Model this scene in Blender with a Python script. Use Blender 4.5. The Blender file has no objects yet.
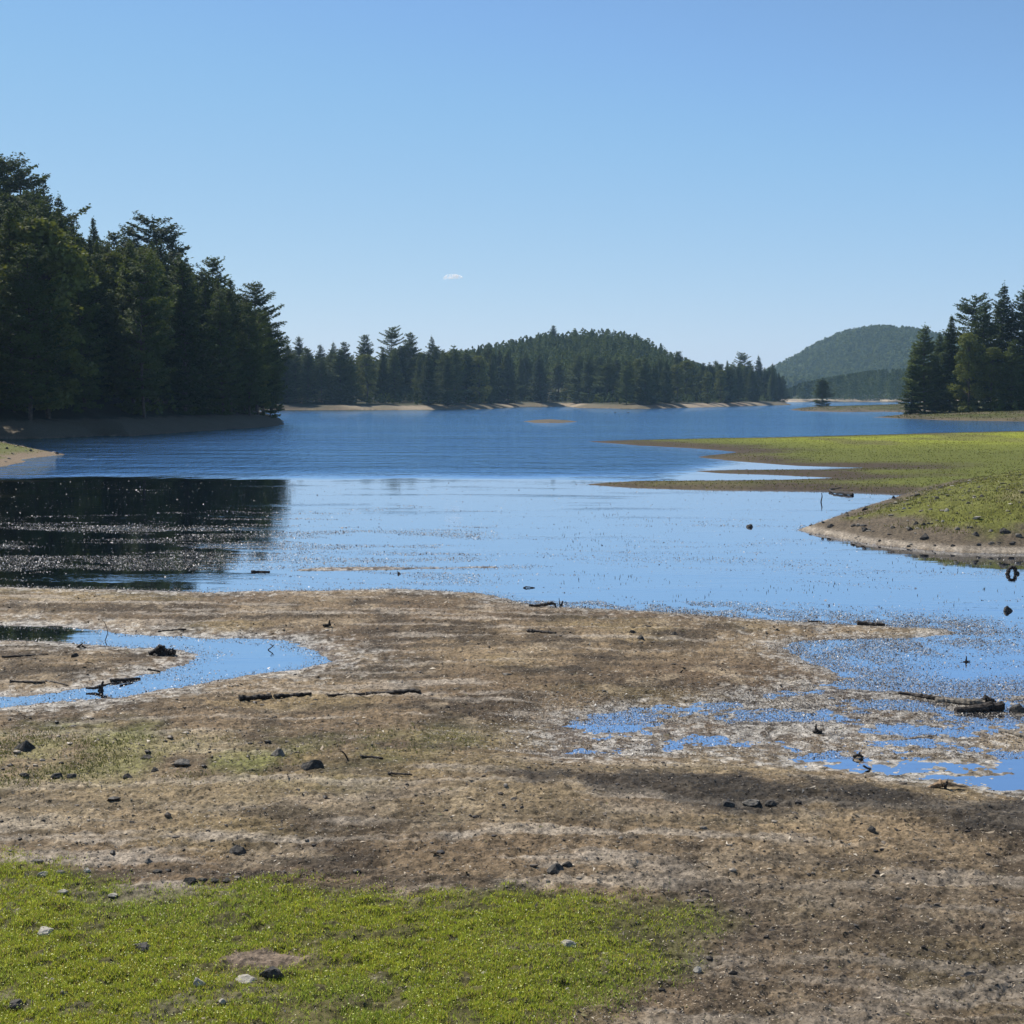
import bpy, bmesh, math, random
import numpy as np
from mathutils import Vector

random.seed(7)
np.seterr(all='ignore')
rng = np.random.default_rng(7)
SC = bpy.context.scene
COL = SC.collection

# ------------------------------------------------------------------ camera geometry
FOC = 1400.0; CAMH = 5.0; HV = 396.0
PITCH = math.atan((512 - HV) / FOC)

def ray(u, v):
    x = (u - 512) / FOC; yu = (512 - v) / FOC
    return x, math.cos(PITCH) + yu * math.sin(PITCH), -math.sin(PITCH) + yu * math.cos(PITCH)

def g0(u, v):
    """a spot of the photograph on the water level, in metres"""
    x, y, z = ray(u, v)
    t = -CAMH / z
    return (x * t, y * t)

def zat(v, Y):
    """height seen at row v when standing Y metres away"""
    x, y, z = ray(512, v)
    return CAMH + z / y * Y

def xat(u, Y, v=400):
    x, y, z = ray(u, v)
    return x / y * Y

# ------------------------------------------------------------------ noise
def _h(ix, iy, seed):
    n = (ix.astype(np.int64) * 374761393 + iy.astype(np.int64) * 668265263 + seed * 974711) & 0xFFFFFFFF
    n = ((n ^ (n >> 13)) * 1274126177) & 0xFFFFFFFF
    n = (n ^ (n >> 16)) & 0xFFFFFF
    return n.astype(np.float32) / np.float32(0xFFFFFF)

def vn(x, y, seed=0):
    ix = np.floor(x); iy = np.floor(y)
    fx = x - ix; fy = y - iy
    fx = fx * fx * (3 - 2 * fx); fy = fy * fy * (3 - 2 * fy)
    a = _h(ix, iy, seed); b = _h(ix + 1, iy, seed); c = _h(ix, iy + 1, seed); d = _h(ix + 1, iy + 1, seed)
    return (a + (b - a) * fx) * (1 - fy) + (c + (d - c) * fx) * fy

def fbm(x, y, o=4, seed=0, g=0.5):
    s = 0; a = 1; t = 0
    for i in range(o):
        s = s + a * (vn(x, y, seed + i * 17) - 0.5); t += a; a *= g; x = x * 2.03 + 11.3; y = y * 2.03 + 5.7
    return s / t * 2      # about -1..1

def sst(a, b, x):
    t = np.clip((x - a) / (b - a), 0, 1)
    return t * t * (3 - 2 * t)

def sdf(P, X, Y, lim=None):
    """signed distance, positive inside"""
    out = np.full(X.shape, -1e4)
    if lim is not None:
        m = (Y > lim[0]) & (Y < lim[1])
    else:
        m = np.ones(X.shape, bool)
    x = X[m]; y = Y[m]
    if x.size == 0: return out
    d2 = np.full(x.shape, 1e12); ins = np.zeros(x.shape, bool)
    n = len(P)
    for i in range(n):
        ax, ay = P[i]; bx, by = P[(i + 1) % n]
        ex = bx - ax; ey = by - ay
        wx = x - ax; wy = y - ay
        t = np.clip((wx * ex + wy * ey) / (ex * ex + ey * ey + 1e-12), 0, 1)
        dx = wx - ex * t; dy = wy - ey * t
        np.minimum(d2, dx * dx + dy * dy, out=d2)
        if ay != by:
            c = ((ay > y) != (by > y)) & (x < (bx - ax) * (y - ay) / (by - ay) + ax)
            ins ^= c
    d = np.sqrt(d2)
    out[m] = np.where(ins, d, -d)
    return out

PX = lambda pts: [g0(u, v) for u, v in pts]
def PZ(z, pts):      # the same for ground standing z above the water
    k = (CAMH - z) / CAMH
    return [(g0(u, v)[0] * k, g0(u, v)[1] * k) for u, v in pts]
A = PX([(-500, 586), (0, 587), (60, 589), (200, 592), (300, 590), (400, 589), (480, 593), (520, 601), (560, 607), (640, 611),
        (740, 617), (850, 624), (940, 629), (950, 633), (900, 638), (850, 639), (800, 641), (783, 648), (800, 657), (830, 668),
        (850, 681), (880, 691), (930, 697), (980, 701), (1024, 698), (1500, 700), (1600, 2500), (-600, 2500)])
B = PX([(-400, 615), (0, 626), (80, 629), (140, 634), (200, 637), (280, 641), (318, 651), (334, 662), (300, 669), (250, 675),
        (200, 684), (120, 697), (60, 702), (0, 707), (-400, 760)])
Cp = PX([(-400, 630), (0, 640), (60, 642), (120, 646), (185, 649), (204, 655), (185, 664), (150, 674), (110, 684), (60, 692), (0, 697), (-400, 740)])
D = PX([(590, 441.5), (640, 440), (700, 438.5), (800, 437), (900, 434), (1024, 431), (1500, 426), (1500, 520), (1024, 505), (930, 497),
        (880, 495), (800, 492), (700, 490), (640, 488), (578, 484.5), (640, 481), (700, 480.5), (780, 480), (835, 478),
        (780, 475.5), (720, 473.5), (690, 471), (740, 469.6), (820, 469.3), (864, 467.7), (800, 466), (745, 461.5), (700, 457), (735, 452), (700, 449), (640, 445.5)])
E = PX([(797, 530), (825, 536), (860, 543), (900, 548), (960, 553), (1024, 554), (1500, 560), (1500, 470), (1024, 476), (960, 484), (920, 491.5), (880, 502), (840, 515)])
F = PX([(788, 409.5), (815, 406.5), (838, 406.5), (852, 408), (872, 408), (882, 405), (900, 404), (1024, 403.6), (1700, 403), (2300, 440), (1500, 430), (1024, 421.5), (940, 420),
        (873, 417.3), (900, 415), (915, 412.6), (885, 411.8), (840, 412), (800, 411)])
G = PX([(770, 402.4), (800, 402), (860, 401.8), (1024, 402), (2600, 402)]) + [(9000, 6500), (-400, 6500), (100, 2300), (190, 1500)]
Hc = [(-900, 560)] + PX([(200, 411.5), (270, 410), (400, 410), (490, 409), (520, 406.6), (568, 406.4), (578, 408), (640, 408.8), (700, 407.4), (735, 406.2), (790, 405)]) + \
    [(186, 960), (218, 1120), (240, 1500), (150, 2300), (-400, 6500), (-9000, 6500), (-9000, 560)]
I = [(-800, 150)] + PX([(-400, 452), (0, 438.5), (40, 438.5), (90, 436.5), (100, 435.5), (130, 436.3), (200, 431), (250, 428), (275, 426), (286, 424.2), (278, 419), (262, 412.6)]) + \
    [(-105, 430), (-300, 470), (-800, 480)]
J = PX([(63, 454.5), (40, 457), (20, 459.5), (26, 461.5), (0, 467), (-400, 485), (-400, 430), (-20, 439), (10, 444), (40, 450)])
K = PX([(524, 421.5), (540, 420.6), (560, 420.5), (577, 421.8), (560, 423), (535, 422.8)])
Lb = PX([(262, 571.5), (300, 567), (400, 564), (500, 565), (562, 567), (500, 570), (400, 571), (300, 573)])
# surface kinds
GR = PZ(0.2, [(-400, 850), (0, 857), (60, 862), (95, 876), (130, 888), (200, 885), (300, 888), (400, 893), (500, 894), (600, 896), (690, 903), (725, 915), (690, 935), (672, 965), (600, 1000), (500, 1030), (350, 1100), (-500, 1100)])
OL1 = PZ(0.2, [(-300, 722), (0, 722), (90, 726), (210, 738), (290, 756), (270, 778), (150, 768), (60, 775), (0, 785), (-300, 800)])
OL2 = PZ(0.2, [(330, 733), (400, 722), (480, 730), (500, 742), (430, 756), (340, 752)])
PEAT = PZ(0.17, [(470, 772), (560, 768), (620, 772), (700, 772), (820, 781), (960, 794), (1100, 802), (1100, 822), (900, 815), (740, 805), (600, 796), (490, 786)])
WET = PX([(490, 735), (580, 708), (700, 696), (800, 690), (850, 683), (930, 696), (1030, 700), (1300, 705), (1300, 800), (1030, 800), (940, 790), (830, 776), (700, 766), (560, 768), (515, 752)])

def height(X, Y, full=False):
    X = np.asarray(X, float); Y = np.asarray(Y, float)
    n1 = fbm(X / 1.6, Y / 1.6, 4, 1)
    n2 = fbm(X / 9, Y / 9, 3, 5)
    # near mud
    lim = (-50, 75)
    a = sdf(A, X, Y, lim); b = sdf(B, X, Y, lim); c = sdf(Cp, X, Y, lim)
    near = np.maximum(np.minimum(a, -np.where(b < -9e3, -1e4, b)), c)
    near = near + 0.30 * n1 * sst(-3, 0, near)
    hN = np.where(near > 0, 0.035 * (1 - np.exp(-near / 0.5)) + 0.022 * np.minimum(near, 14) + 0.04 * np.maximum(14 - Y, 0) * 0, 0.05 * near)
    wet = sdf(WET, X, Y, (10, 40)); wm = sst(-1.5, 0.8, wet)
    hN = hN * (1 - wm) + wm * (0.034 * fbm(X / 1.5, Y / 0.8, 3, 53, 0.45) + 0.002)
    m = (Y < 75)
    small = np.zeros_like(X)
    if m.any():
        x = X[m]; y = Y[m]
        rg = 1 - np.abs(fbm(x / 0.33, y / 0.27, 3, 21))
        s = 0.065 * (rg - 0.8) + 0.03 * fbm(x / 0.10, y / 0.10, 3, 33, 0.7)
        s *= np.where(near[m] > 0, 1, 0.5)
        s += 0.05 * fbm(x / 2.6, y / 2.6, 2, 41) * sst(0.5, 3, near[m]) * (1 - wm[m])
        small[m] = s
    lb = sst(-0.5, 0.5, sdf(Lb, X, Y, (35, 50)) + 0.3 * n1)
    hN = hN * (1 - lb) + lb * (0.035 * fbm(X / 0.9, Y / 0.5, 3, 57) + 0.006)
    hN = np.maximum(hN, -1.6) + small * (0.25 + 0.75 * sst(0.0, 1.2, near) * (1 - 0.86 * wm))
    # green spit, mound
    d = sdf(D, X, Y, (60, 400)) + 0.8 * n2
    hD = np.where(d > 0, 0.32 * (1 - np.exp(-d / 6)) + 0.05 * n1 * sst(0, 3, d), 0.05 * d)
    e = sdf(E, X, Y, (30, 140)) + 0.25 * n1
    hE = np.where(e > 0, 1.65 * (1 - np.exp(-e / 5.0)) + 0.10 * n1 * sst(0, 2, e) + 0.07 * fbm(X / 0.5, Y / 0.5, 3, 61) * sst(0, 1.5, e), 0.12 * e)
    f = sdf(F, X, Y, (150, 1400)) + 2.0 * n2
    hF = np.where(f > 0, 2.4 * (1 - np.exp(-f / 32)) + 0.15 * n2 * sst(0, 6, f), 0.05 * f)
    gg = sdf(G, X, Y, (900, 1e5))
    hG = np.where(gg > 0, 3 * (1 - np.exp(-gg / 20)) + np.minimum(0.03 * gg, 12), 0.05 * gg)
    h_ = sdf(Hc, X, Y, (380, 1e5)) + 2.2 * n2
    hH = np.where(h_ > 0, 2.3 * (1 - np.exp(-h_ / 6)) + 4 * sst(20, 90, h_), 0.05 * h_)
    hH = hH + np.where(h_ > 0, sst(20, 120, h_), 0) * 34 * np.exp(-((X - 58) / 122) ** 2 - ((Y - 1080) / 220) ** 2)
    i_ = sdf(I, X, Y, (80, 600)) + 0.8 * n2
    hI = np.where(i_ > 0, 3.0 * (1 - np.exp(-i_ / 6)) + 0.34 * np.clip(i_ - 9, 0, 170) + 0.12 * n1, 0.08 * i_)
    j_ = sdf(J, X, Y, (60, 260)) + 0.3 * n1
    hJ = np.where(j_ > 0, 1.6 * (1 - np.exp(-j_ / 7)), 0.08 * j_)
    k_ = sdf(K, X, Y, (200, 340)) + 0.6 * n1
    hK = np.where(k_ > 0, 0.45 * (1 - np.exp(-k_ / 2)), 0.05 * k_)
    mx = X - xat(872, 2900)
    dome = 124 * np.exp(-np.abs(mx / np.where(mx < 0, 188, 265)) ** 2.1) * np.exp(-((Y - 2900) / 520) ** 2)
    hM = np.where(Y > 1500, dome + 5, -5)
    Z = np.maximum.reduce([hN, hD, hE, hF, hG, hH, hI, hJ, hK, np.full_like(X, -1.8)])
    Z = np.maximum(Z, np.where(Y > 1500, hM, -9))
    if full:
        return Z, dict(near=near, wet=wm, d=d, e=e, f=f, g=gg, h=h_, i=i_, j=j_, k=k_, n1=n1, n2=n2)
    return Z

def H1(x, y):
    return float(height(np.array([x]), np.array([y]))[0])

def spot(u, v, lo=6, hi=700):
    """first ground or water met by the sight line through (u, v)"""
    dx, dy, dz = ray(u, v)
    t0 = -CAMH / dz if dz < -1e-4 else hi
    ts = np.linspace(max(lo, t0 * 0.45), t0 * 1.001, 700)
    z = CAMH + dz * ts
    g = np.maximum(height(dx * ts, dy * ts), 0)
    k = np.argmax(z <= g + 1e-3)
    t = ts[k] if z[k] <= g[k] + 1e-3 else t0
    return dx * t, dy * t, max(H1(dx * t, dy * t), 0.0), t

# ------------------------------------------------------------------ mesh helpers
def npmesh(name, V, Fc, smooth=False, uvrand=None):
    me = bpy.data.meshes.new(name)
    V = np.ascontiguousarray(V, np.float32); Fc = np.ascontiguousarray(Fc, np.int32)
    n, k = Fc.shape
    me.vertices.add(len(V)); me.vertices.foreach_set('co', V.ravel())
    me.loops.add(n * k); me.loops.foreach_set('vertex_index', Fc.ravel())
    me.polygons.add(n); me.polygons.foreach_set('loop_start', np.arange(0, n * k, k, dtype=np.int32))
    me.polygons.foreach_set('use_smooth', np.full(n, smooth, bool))
    me.update(calc_edges=True)
    return me

def link(name, me, mat, parent=None):
    o = bpy.data.objects.new(name, me); COL.objects.link(o)
    if mat and not me.materials: me.materials.append(mat)
    if parent: o.parent = parent
    return o

def tag(o, label, cat, group=None, kind=None):
    if label: o['label'] = label
    if cat: o['category'] = cat
    if group: o['group'] = group
    if kind: o['kind'] = kind
    return o

def vcol(me, name, arr):
    a = me.color_attributes.new(name, 'FLOAT_COLOR', 'POINT')
    c = np.ones((len(me.vertices), 4), np.float32); c[:, :arr.shape[1]] = arr
    a.data.foreach_set('color', c.ravel())

# ------------------------------------------------------------------ materials
def mat(name):
    m = bpy.data.materials.new(name); m.use_nodes = True
    nt = m.node_tree; nt.nodes.clear()
    out = nt.nodes.new('ShaderNodeOutputMaterial')
    return m, nt, out

def N(nt, t, **kw):
    n = nt.nodes.new(t)
    for k, v in kw.items():
        if k in n.inputs: n.inputs[k].default_value = v
        else: setattr(n, k, v)
    return n

def L(nt, a, b): nt.links.new(a, b)

def math_(nt, op, a, b=None, c=None):
    n = nt.nodes.new('ShaderNodeMath'); n.operation = op
    for i, x in enumerate((a, b, c)):
        if x is None: continue
        if isinstance(x, (int, float)): n.inputs[i].default_value = x
        else: nt.links.new(x, n.inputs[i])
    return n.outputs[0]

def foliage(name, c1, c2, trans=0.3, scale=0.35, rough=0.6):
    m, nt, out = mat(name)
    geo = N(nt, 'ShaderNodeNewGeometry'); oi = N(nt, 'ShaderNodeObjectInfo')
    no = N(nt, 'ShaderNodeTexNoise', Scale=scale, Detail=3.0)
    L(nt, geo.outputs['Position'], no.inputs['Vector'])
    f = math_(nt, 'ADD', math_(nt, 'MULTIPLY', no.outputs['Fac'], 1.1), math_(nt, 'MULTIPLY', oi.outputs['Random'], 0.6))
    f = math_(nt, 'SUBTRACT', f, 0.35)
    mx = N(nt, 'ShaderNodeMix', data_type='RGBA')
    L(nt, f, mx.inputs[0]); mx.inputs[6].default_value = (*c1, 1); mx.inputs[7].default_value = (*c2, 1)
    p = N(nt, 'ShaderNodeBsdfPrincipled'); p.inputs['Roughness'].default_value = rough
    p.inputs['Specular IOR Level'].default_value = 0.12
    L(nt, mx.outputs[2], p.inputs['Base Color'])
    tr = N(nt, 'ShaderNodeBsdfTranslucent')
    hs = N(nt, 'ShaderNodeHueSaturation'); hs.inputs['Saturation'].default_value = 1.2; hs.inputs['Value'].default_value = 1.5; hs.inputs['Hue'].default_value = 0.485
    L(nt, mx.outputs[2], hs.inputs['Color']); L(nt, hs.outputs[0], tr.inputs['Color'])
    ms = N(nt, 'ShaderNodeMixShader'); ms.inputs[0].default_value = trans
    L(nt, p.outputs[0], ms.inputs[1]); L(nt, tr.outputs[0], ms.inputs[2]); L(nt, ms.outputs[0], out.inputs[0])
    return m

M_PINE = foliage('pine_needles', (0.015, 0.030, 0.010), (0.092, 0.120, 0.032), 0.25, 0.25, 0.75)
M_LEAF = foliage('broad_leaves', (0.045, 0.062, 0.016), (0.14, 0.155, 0.04), 0.28, 0.5, 0.7)
M_FAR = foliage('far_forest_leaves', (0.012, 0.028, 0.008), (0.12, 0.15, 0.035), 0.2, 0.07, 0.9)

def simple(name, c1, c2, scale=6, rough=0.85, bump=0.3, spec=0.3, detail=6, bscale=None):
    m, nt, out = mat(name)
    tc = N(nt, 'ShaderNodeTexCoord')
    no = N(nt, 'ShaderNodeTexNoise', Scale=scale, Detail=float(detail), Roughness=0.65)
    L(nt, tc.outputs['Object'], no.inputs['Vector'])
    cr = N(nt, 'ShaderNodeValToRGB'); cr.color_ramp.elements[0].position = 0.35; cr.color_ramp.elements[1].position = 0.68
    cr.color_ramp.elements[0].color = (*c1, 1); cr.color_ramp.elements[1].color = (*c2, 1)
    L(nt, no.outputs['Fac'], cr.inputs[0])
    p = N(nt, 'ShaderNodeBsdfPrincipled'); p.inputs['Roughness'].default_value = rough; p.inputs['Specular IOR Level'].default_value = spec
    L(nt, cr.outputs[0], p.inputs['Base Color'])
    n2 = N(nt, 'ShaderNodeTexNoise', Scale=bscale or scale * 3, Detail=5.0)
    L(nt, tc.outputs['Object'], n2.inputs['Vector'])
    b = N(nt, 'ShaderNodeBump'); b.inputs['Strength'].default_value = bump; b.inputs['Distance'].default_value = 0.02
    L(nt, n2.outputs['Fac'], b.inputs['Height']); L(nt, b.outputs[0], p.inputs['Normal'])
    L(nt, p.outputs[0], out.inputs[0])
    return m

M_BARK = simple('bark', (0.035, 0.026, 0.02), (0.11, 0.085, 0.065), 3, 0.9)
M_ROCKD = simple('dark_rock', (0.020, 0.018, 0.016), (0.10, 0.088, 0.072), 14, 0.8, 0.6)
M_ROCKG = simple('grey_rock', (0.09, 0.08, 0.065), (0.22, 0.195, 0.16), 14, 0.8, 0.6)
M_ROCKP = simple('pale_rock', (0.22, 0.20, 0.16), (0.52, 0.47, 0.39), 14, 0.8, 0.5)
M_WOODD = simple('waterlogged_wood', (0.012, 0.009, 0.007), (0.055, 0.043, 0.033), 7, 0.75, 0.8)
M_WOODG = simple('weathered_wood', (0.10, 0.085, 0.065), (0.26, 0.22, 0.17), 8, 0.85, 0.7)
M_WOODT = simple('broken_wood', (0.20, 0.13, 0.07), (0.42, 0.30, 0.19), 8, 0.85, 0.7)
M_BIRD = simple('dark_feathers', (0.02, 0.018, 0.016), (0.06, 0.05, 0.04), 12, 0.6, 0.1)

def attr_mat(name, rough=0.8, spec=0.3, trans=0.0, fine=True, dist=0.03, strength=0.6):
    m, nt, out = mat(name)
    at = N(nt, 'ShaderNodeAttribute'); at.attribute_name = 'albedo'
    p = N(nt, 'ShaderNodeBsdfPrincipled'); p.inputs['Roughness'].default_value = rough; p.inputs['Specular IOR Level'].default_value = spec
    col = at.outputs['Color']
    if fine:
        geo = N(nt, 'ShaderNodeNewGeometry')
        no = N(nt, 'ShaderNodeTexNoise', Scale=14.0, Detail=7.0, Roughness=0.75)
        L(nt, geo.outputs['Position'], no.inputs['Vector'])
        mr = N(nt, 'ShaderNodeMapRange'); mr.inputs[1].default_value = 0.36; mr.inputs[2].default_value = 0.64; mr.inputs[3].default_value = 0.35; mr.inputs[4].default_value = 1.65
        L(nt, no.outputs['Fac'], mr.inputs[0])
        vm = N(nt, 'ShaderNodeVectorMath', operation='SCALE'); L(nt, at.outputs['Color'], vm.inputs[0]); L(nt, mr.outputs[0], vm.inputs['Scale'])
        col = vm.outputs[0]
        n2 = N(nt, 'ShaderNodeTexNoise', Scale=22.0, Detail=6.0, Roughness=0.7)
        L(nt, geo.outputs['Position'], n2.inputs['Vector'])
        b = N(nt, 'ShaderNodeBump'); b.inputs['Strength'].default_value = strength; b.inputs['Distance'].default_value = dist
        L(nt, n2.outputs['Fac'], b.inputs['Height']); L(nt, b.outputs[0], p.inputs['Normal'])
        wt = N(nt, 'ShaderNodeAttribute'); wt.attribute_name = 'wetness'
        r = N(nt, 'ShaderNodeMapRange'); r.inputs[3].default_value = rough; r.inputs[4].default_value = 0.32
        L(nt, wt.outputs['Fac'], r.inputs[0]); L(nt, r.outputs[0], p.inputs['Roughness'])
    L(nt, col, p.inputs['Base Color'])
    if trans:
        tr = N(nt, 'ShaderNodeBsdfTranslucent'); L(nt, col, tr.inputs['Color'])
        ms = N(nt, 'ShaderNodeMixShader'); ms.inputs[0].default_value = trans
        L(nt, p.outputs[0], ms.inputs[1]); L(nt, tr.outputs[0], ms.inputs[2]); L(nt, ms.outputs[0], out.inputs[0])
    else: L(nt, p.outputs[0], out.inputs[0])
    return m

M_GROUND = attr_mat('ground_surface', 0.9, 0.15)
M_BLADE = attr_mat('grass_blades', 0.5, 0.35, 0.4, fine=False)
M_FLAKE = attr_mat('plant_litter', 0.6, 0.3, 0.0, fine=False)
M_SHINE = attr_mat('wet_weed', 0.45, 0.35, 0.0, fine=False)

# ------------------------------------------------------------------ ground sheet
def build_ground():
    vs = np.concatenate([np.array([2.0, 3, 4, 5, 6, 7, 8, 8.6, 9.2, 9.8, 10.3])])
    near = []
    v = 1035.0
    while v > 481:
        x, y, z = ray(512, v); near.append(-CAMH * y / z); v -= 0.85
    d = near[-1]; far = []
    while d < 6200:
        d *= 1.0065 if d < 1300 else 1.012; far.append(d)
    ds = np.concatenate([vs, near, far])
    us = np.concatenate([np.linspace(-2600, -320, 26)[:-1], np.linspace(-320, 0, 60)[:-1], np.linspace(0, 1024, 980), np.linspace(1024, 1344, 60)[1:], np.linspace(1344, 3600, 26)[1:]])
    k = (us - 512) / FOC
    Dg, K_ = np.meshgrid(ds, k, indexing='ij')
    X = Dg * K_; Y = Dg.copy()
    Z, q = height(X.ravel(), Y.ravel(), True)
    x = X.ravel(); y = Y.ravel()
    nr, nc = X.shape
    idx = np.arange(nr * nc).reshape(nr, nc)
    Fc = np.stack([idx[:-1, :-1], idx[:-1, 1:], idx[1:, 1:], idx[1:, :-1]], -1).reshape(-1, 4)
    me = npmesh('ground', np.stack([x, y, Z], -1), Fc, True)
    # ---- what the ground is made of (albedo), plus some painted shade and glint
    c = lambda *a: np.array(a)[None, :]
    def mixc(base, col, f): return base + (col - base) * f[:, None]
    nA = fbm(x / 0.9, y / 1.3, 4, 71); nB = fbm(x / 4.0, y / 4.0, 3, 72); nC = fbm(x / 0.12, y / 0.12, 3, 73); nD = fbm(x / 20, y / 20, 3, 74)
    nE = fbm(x / 0.55, y / 0.8, 4, 77)
    base = mixc(np.repeat(c(0.135, 0.100, 0.068), len(x), 0), c(0.23, 0.178, 0.118), sst(-0.5, 0.6, nB))
    base = mixc(base, c(0.052, 0.040, 0.029), sst(-0.1, 0.35, nA) * 0.8)
    base = mixc(base, c(0.36, 0.30, 0.225), sst(0.2, 0.55, nE) * 0.55)
    base = mixc(base, c(0.27, 0.225, 0.09), sst(0.1, 0.5, fbm(x / 3, y / 2, 3, 75)) * 0.2)
    base = base * np.array([[0.95, 0.89, 0.78]])
    nS = fbm(x / 2.6 + 0.4 * y, y / 0.42 + 0.5 * nA, 4, 79, 0.6); dryz = sst(0.02, 0.08, Z) * (y < 45)
    base = mixc(base, c(0.34, 0.29, 0.23), dryz * sst(0.12, 0.42, nS) * 0.65)
    base = mixc(base, c(0.045, 0.036, 0.027), dryz * sst(0.12, 0.42, -nS) * 0.6)
    # olive growth, peat
    ol = np.maximum(sst(-1.2, 1.0, sdf(OL1, x, y, (10, 40)) + nA * 0.9), sst(-0.8, 0.8, sdf(OL2, x, y, (10, 40)) + nA * 0.8) * 0.5)
    base = mixc(base, c(0.15, 0.155, 0.045), ol * sst(-0.35, 0.35, nE) * 0.9)
    pe = sst(-0.35, 0.35, sdf(PEAT, x, y, (10, 40)) + 0.2 + nA * 0.8 + nE * 0.6 + nC * 0.3)
    base = mixc(base, c(0.036, 0.031, 0.025), pe * 0.82)
    tan = (1 - pe) * sst(-0.4, 0.6, fbm(x / 2.2, y / 1.2, 3, 76)) * sst(0, 1, (y - 14.5) / 2) * (1 - sst(19, 21, y))
    base = mixc(base, c(0.27, 0.21, 0.12), tan * 0.5)
    fore = (1 - sst(13.3, 16.0, y)) * sst(0.0, 2.0, x + 0.6 * nA)
    base = mixc(base, c(0.070, 0.055, 0.040), fore * 0.5)
    pale = sst(0.1, 0.5, fbm(x / 1.6, y / 0.5, 4, 78)) * (sst(12.5, 13.5, y) - sst(15, 17.5, y))
    base = mixc(base, c(0.34, 0.285, 0.22), pale * (0.65 - 0.35 * sst(0.5, 2.5, x)))
    # pale crusting by the waterline, with shore glint painted into its colour
    zc = Z
    crust_glint = (sst(-0.012, 0.004, zc) - sst(0.02, 0.06, zc)) * (y < 60)
    base = mixc(base, c(0.42, 0.385, 0.33), crust_glint * sst(-0.25, 0.25, nC + 0.5 * nA) * 0.75)
    gr = sst(-0.35, 0.15, sdf(GR, x, y, (2, 25)) + nA * 0.25)
    base = mixc(base, c(0.075, 0.072, 0.022), gr * 0.8)
    hol = np.exp(-(((x - HOL[0]) / 0.42) ** 2 + ((y - HOL[1]) / 0.22) ** 2))
    base = mixc(base, c(0.16, 0.12, 0.085), sst(0.2, 0.6, hol))
    # green spit
    dd = q['d']; mD = sst(-1, 0.5, dd) * (y > 60)
    spit = mixc(np.repeat(c(0.062, 0.045, 0.028), len(x), 0), c(0.105, 0.115, 0.02), sst(2.0, 8, dd + 3.5 * nB))
    spit = mixc(spit, c(0.24, 0.26, 0.022), sst(110, 150, y + 20 * nD) * sst(15, 40, x) * sst(4, 14, dd) * 0.85)
    spit = mixc(spit, c(0.10, 0.078, 0.04), sst(0.05, 0.4, fbm(x / 9, y / 14, 3, 81)) * 0.6)
    base = mixc(base, spit, mD)
    ee = q['e']; mE = sst(-0.3, 0.3, ee) * (y > 30)
    mound = mixc(np.repeat(c(0.105, 0.082, 0.056), len(x), 0), c(0.115, 0.118, 0.024), sst(1.4, 3.2, ee + 1.6 * nA))
    mound = mixc(mound, c(0.20, 0.165, 0.09), sst(6.5, 9, ee + 1.5 * nB) * sst(-0.8, 0.2, nA))
    mound = mixc(mound, c(0.50, 0.43, 0.34), (sst(0, 0.2, ee) - sst(0.25, 0.7, ee)) * 0.5 * (y < 56))
    base = mixc(base, mound, mE)
    ff = q['f']; mF = sst(-2, 1, ff) * (y > 150)
    isl = mixc(np.repeat(c(0.20, 0.155, 0.10), len(x), 0), c(0.115, 0.12, 0.03), sst(2, 14, ff + 8 * nD) * sst(-30, 20, x - 90 + 40 * nD))
    isl = mixc(isl, c(0.19, 0.15, 0.09), sst(-0.1, 0.3, fbm(x / 7, y / 14, 4, 82)) * 0.8)
    isl = mixc(isl, c(0.07, 0.065, 0.03), sst(0.0, 0.4, fbm(x / 5, y / 9, 4, 85)) * 0.7)
    isl = isl * 0.62
    base = mixc(base, isl, mF)
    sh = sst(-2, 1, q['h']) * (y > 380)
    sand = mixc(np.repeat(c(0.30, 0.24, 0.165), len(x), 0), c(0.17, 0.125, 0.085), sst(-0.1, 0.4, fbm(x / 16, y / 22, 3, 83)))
    sand = mixc(sand, c(0.050, 0.040, 0.028), 1 - sst(-72, -60, x + 4 * nD))  # tree shade over the bank's left end, painted into the colour
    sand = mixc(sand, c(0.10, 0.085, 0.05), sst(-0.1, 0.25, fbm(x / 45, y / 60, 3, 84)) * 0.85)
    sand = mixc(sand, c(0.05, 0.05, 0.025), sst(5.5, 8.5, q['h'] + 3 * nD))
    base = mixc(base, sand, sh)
    gm = sst(-2, 1, q['g']) * (y > 900)
    base = mixc(base, mixc(np.repeat(c(0.45, 0.37, 0.27), len(x), 0), c(0.05, 0.06, 0.03), sst(14, 22, q['g'])), gm)
    im = sst(-0.6, 0.3, q['i']) * (y > 80)
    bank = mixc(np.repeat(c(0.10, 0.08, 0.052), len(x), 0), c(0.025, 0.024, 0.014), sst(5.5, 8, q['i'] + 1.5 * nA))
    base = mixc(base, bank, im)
    jm = sst(-0.3, 0.3, q['j']) * (y > 60)
    jb = mixc(np.repeat(c(0.19, 0.14, 0.09), len(x), 0), c(0.105, 0.11, 0.028), sst(0.9, 2.4, q['j'] + 0.7 * nA))
    base = mixc(base, jb, jm)
    km = sst(-0.5, 0.2, q['k']) * (y > 200)
    base = mixc(base, np.repeat(c(0.11, 0.09, 0.06), len(x), 0), km)
    base = base * (1 + 0.45 * nC[:, None] * (y < 80)[:, None])
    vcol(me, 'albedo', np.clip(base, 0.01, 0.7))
    w = (1 - sst(0.0, 0.05, zc)) * (y < 75) + 0 * x
    a = me.attributes.new('wetness', 'FLOAT', 'POINT'); a.data.foreach_set('value', np.clip(w, 0, 1).astype(np.float32))
    o = link('ground', me, M_GROUND); tag(o, None, None, kind='structure')
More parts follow.
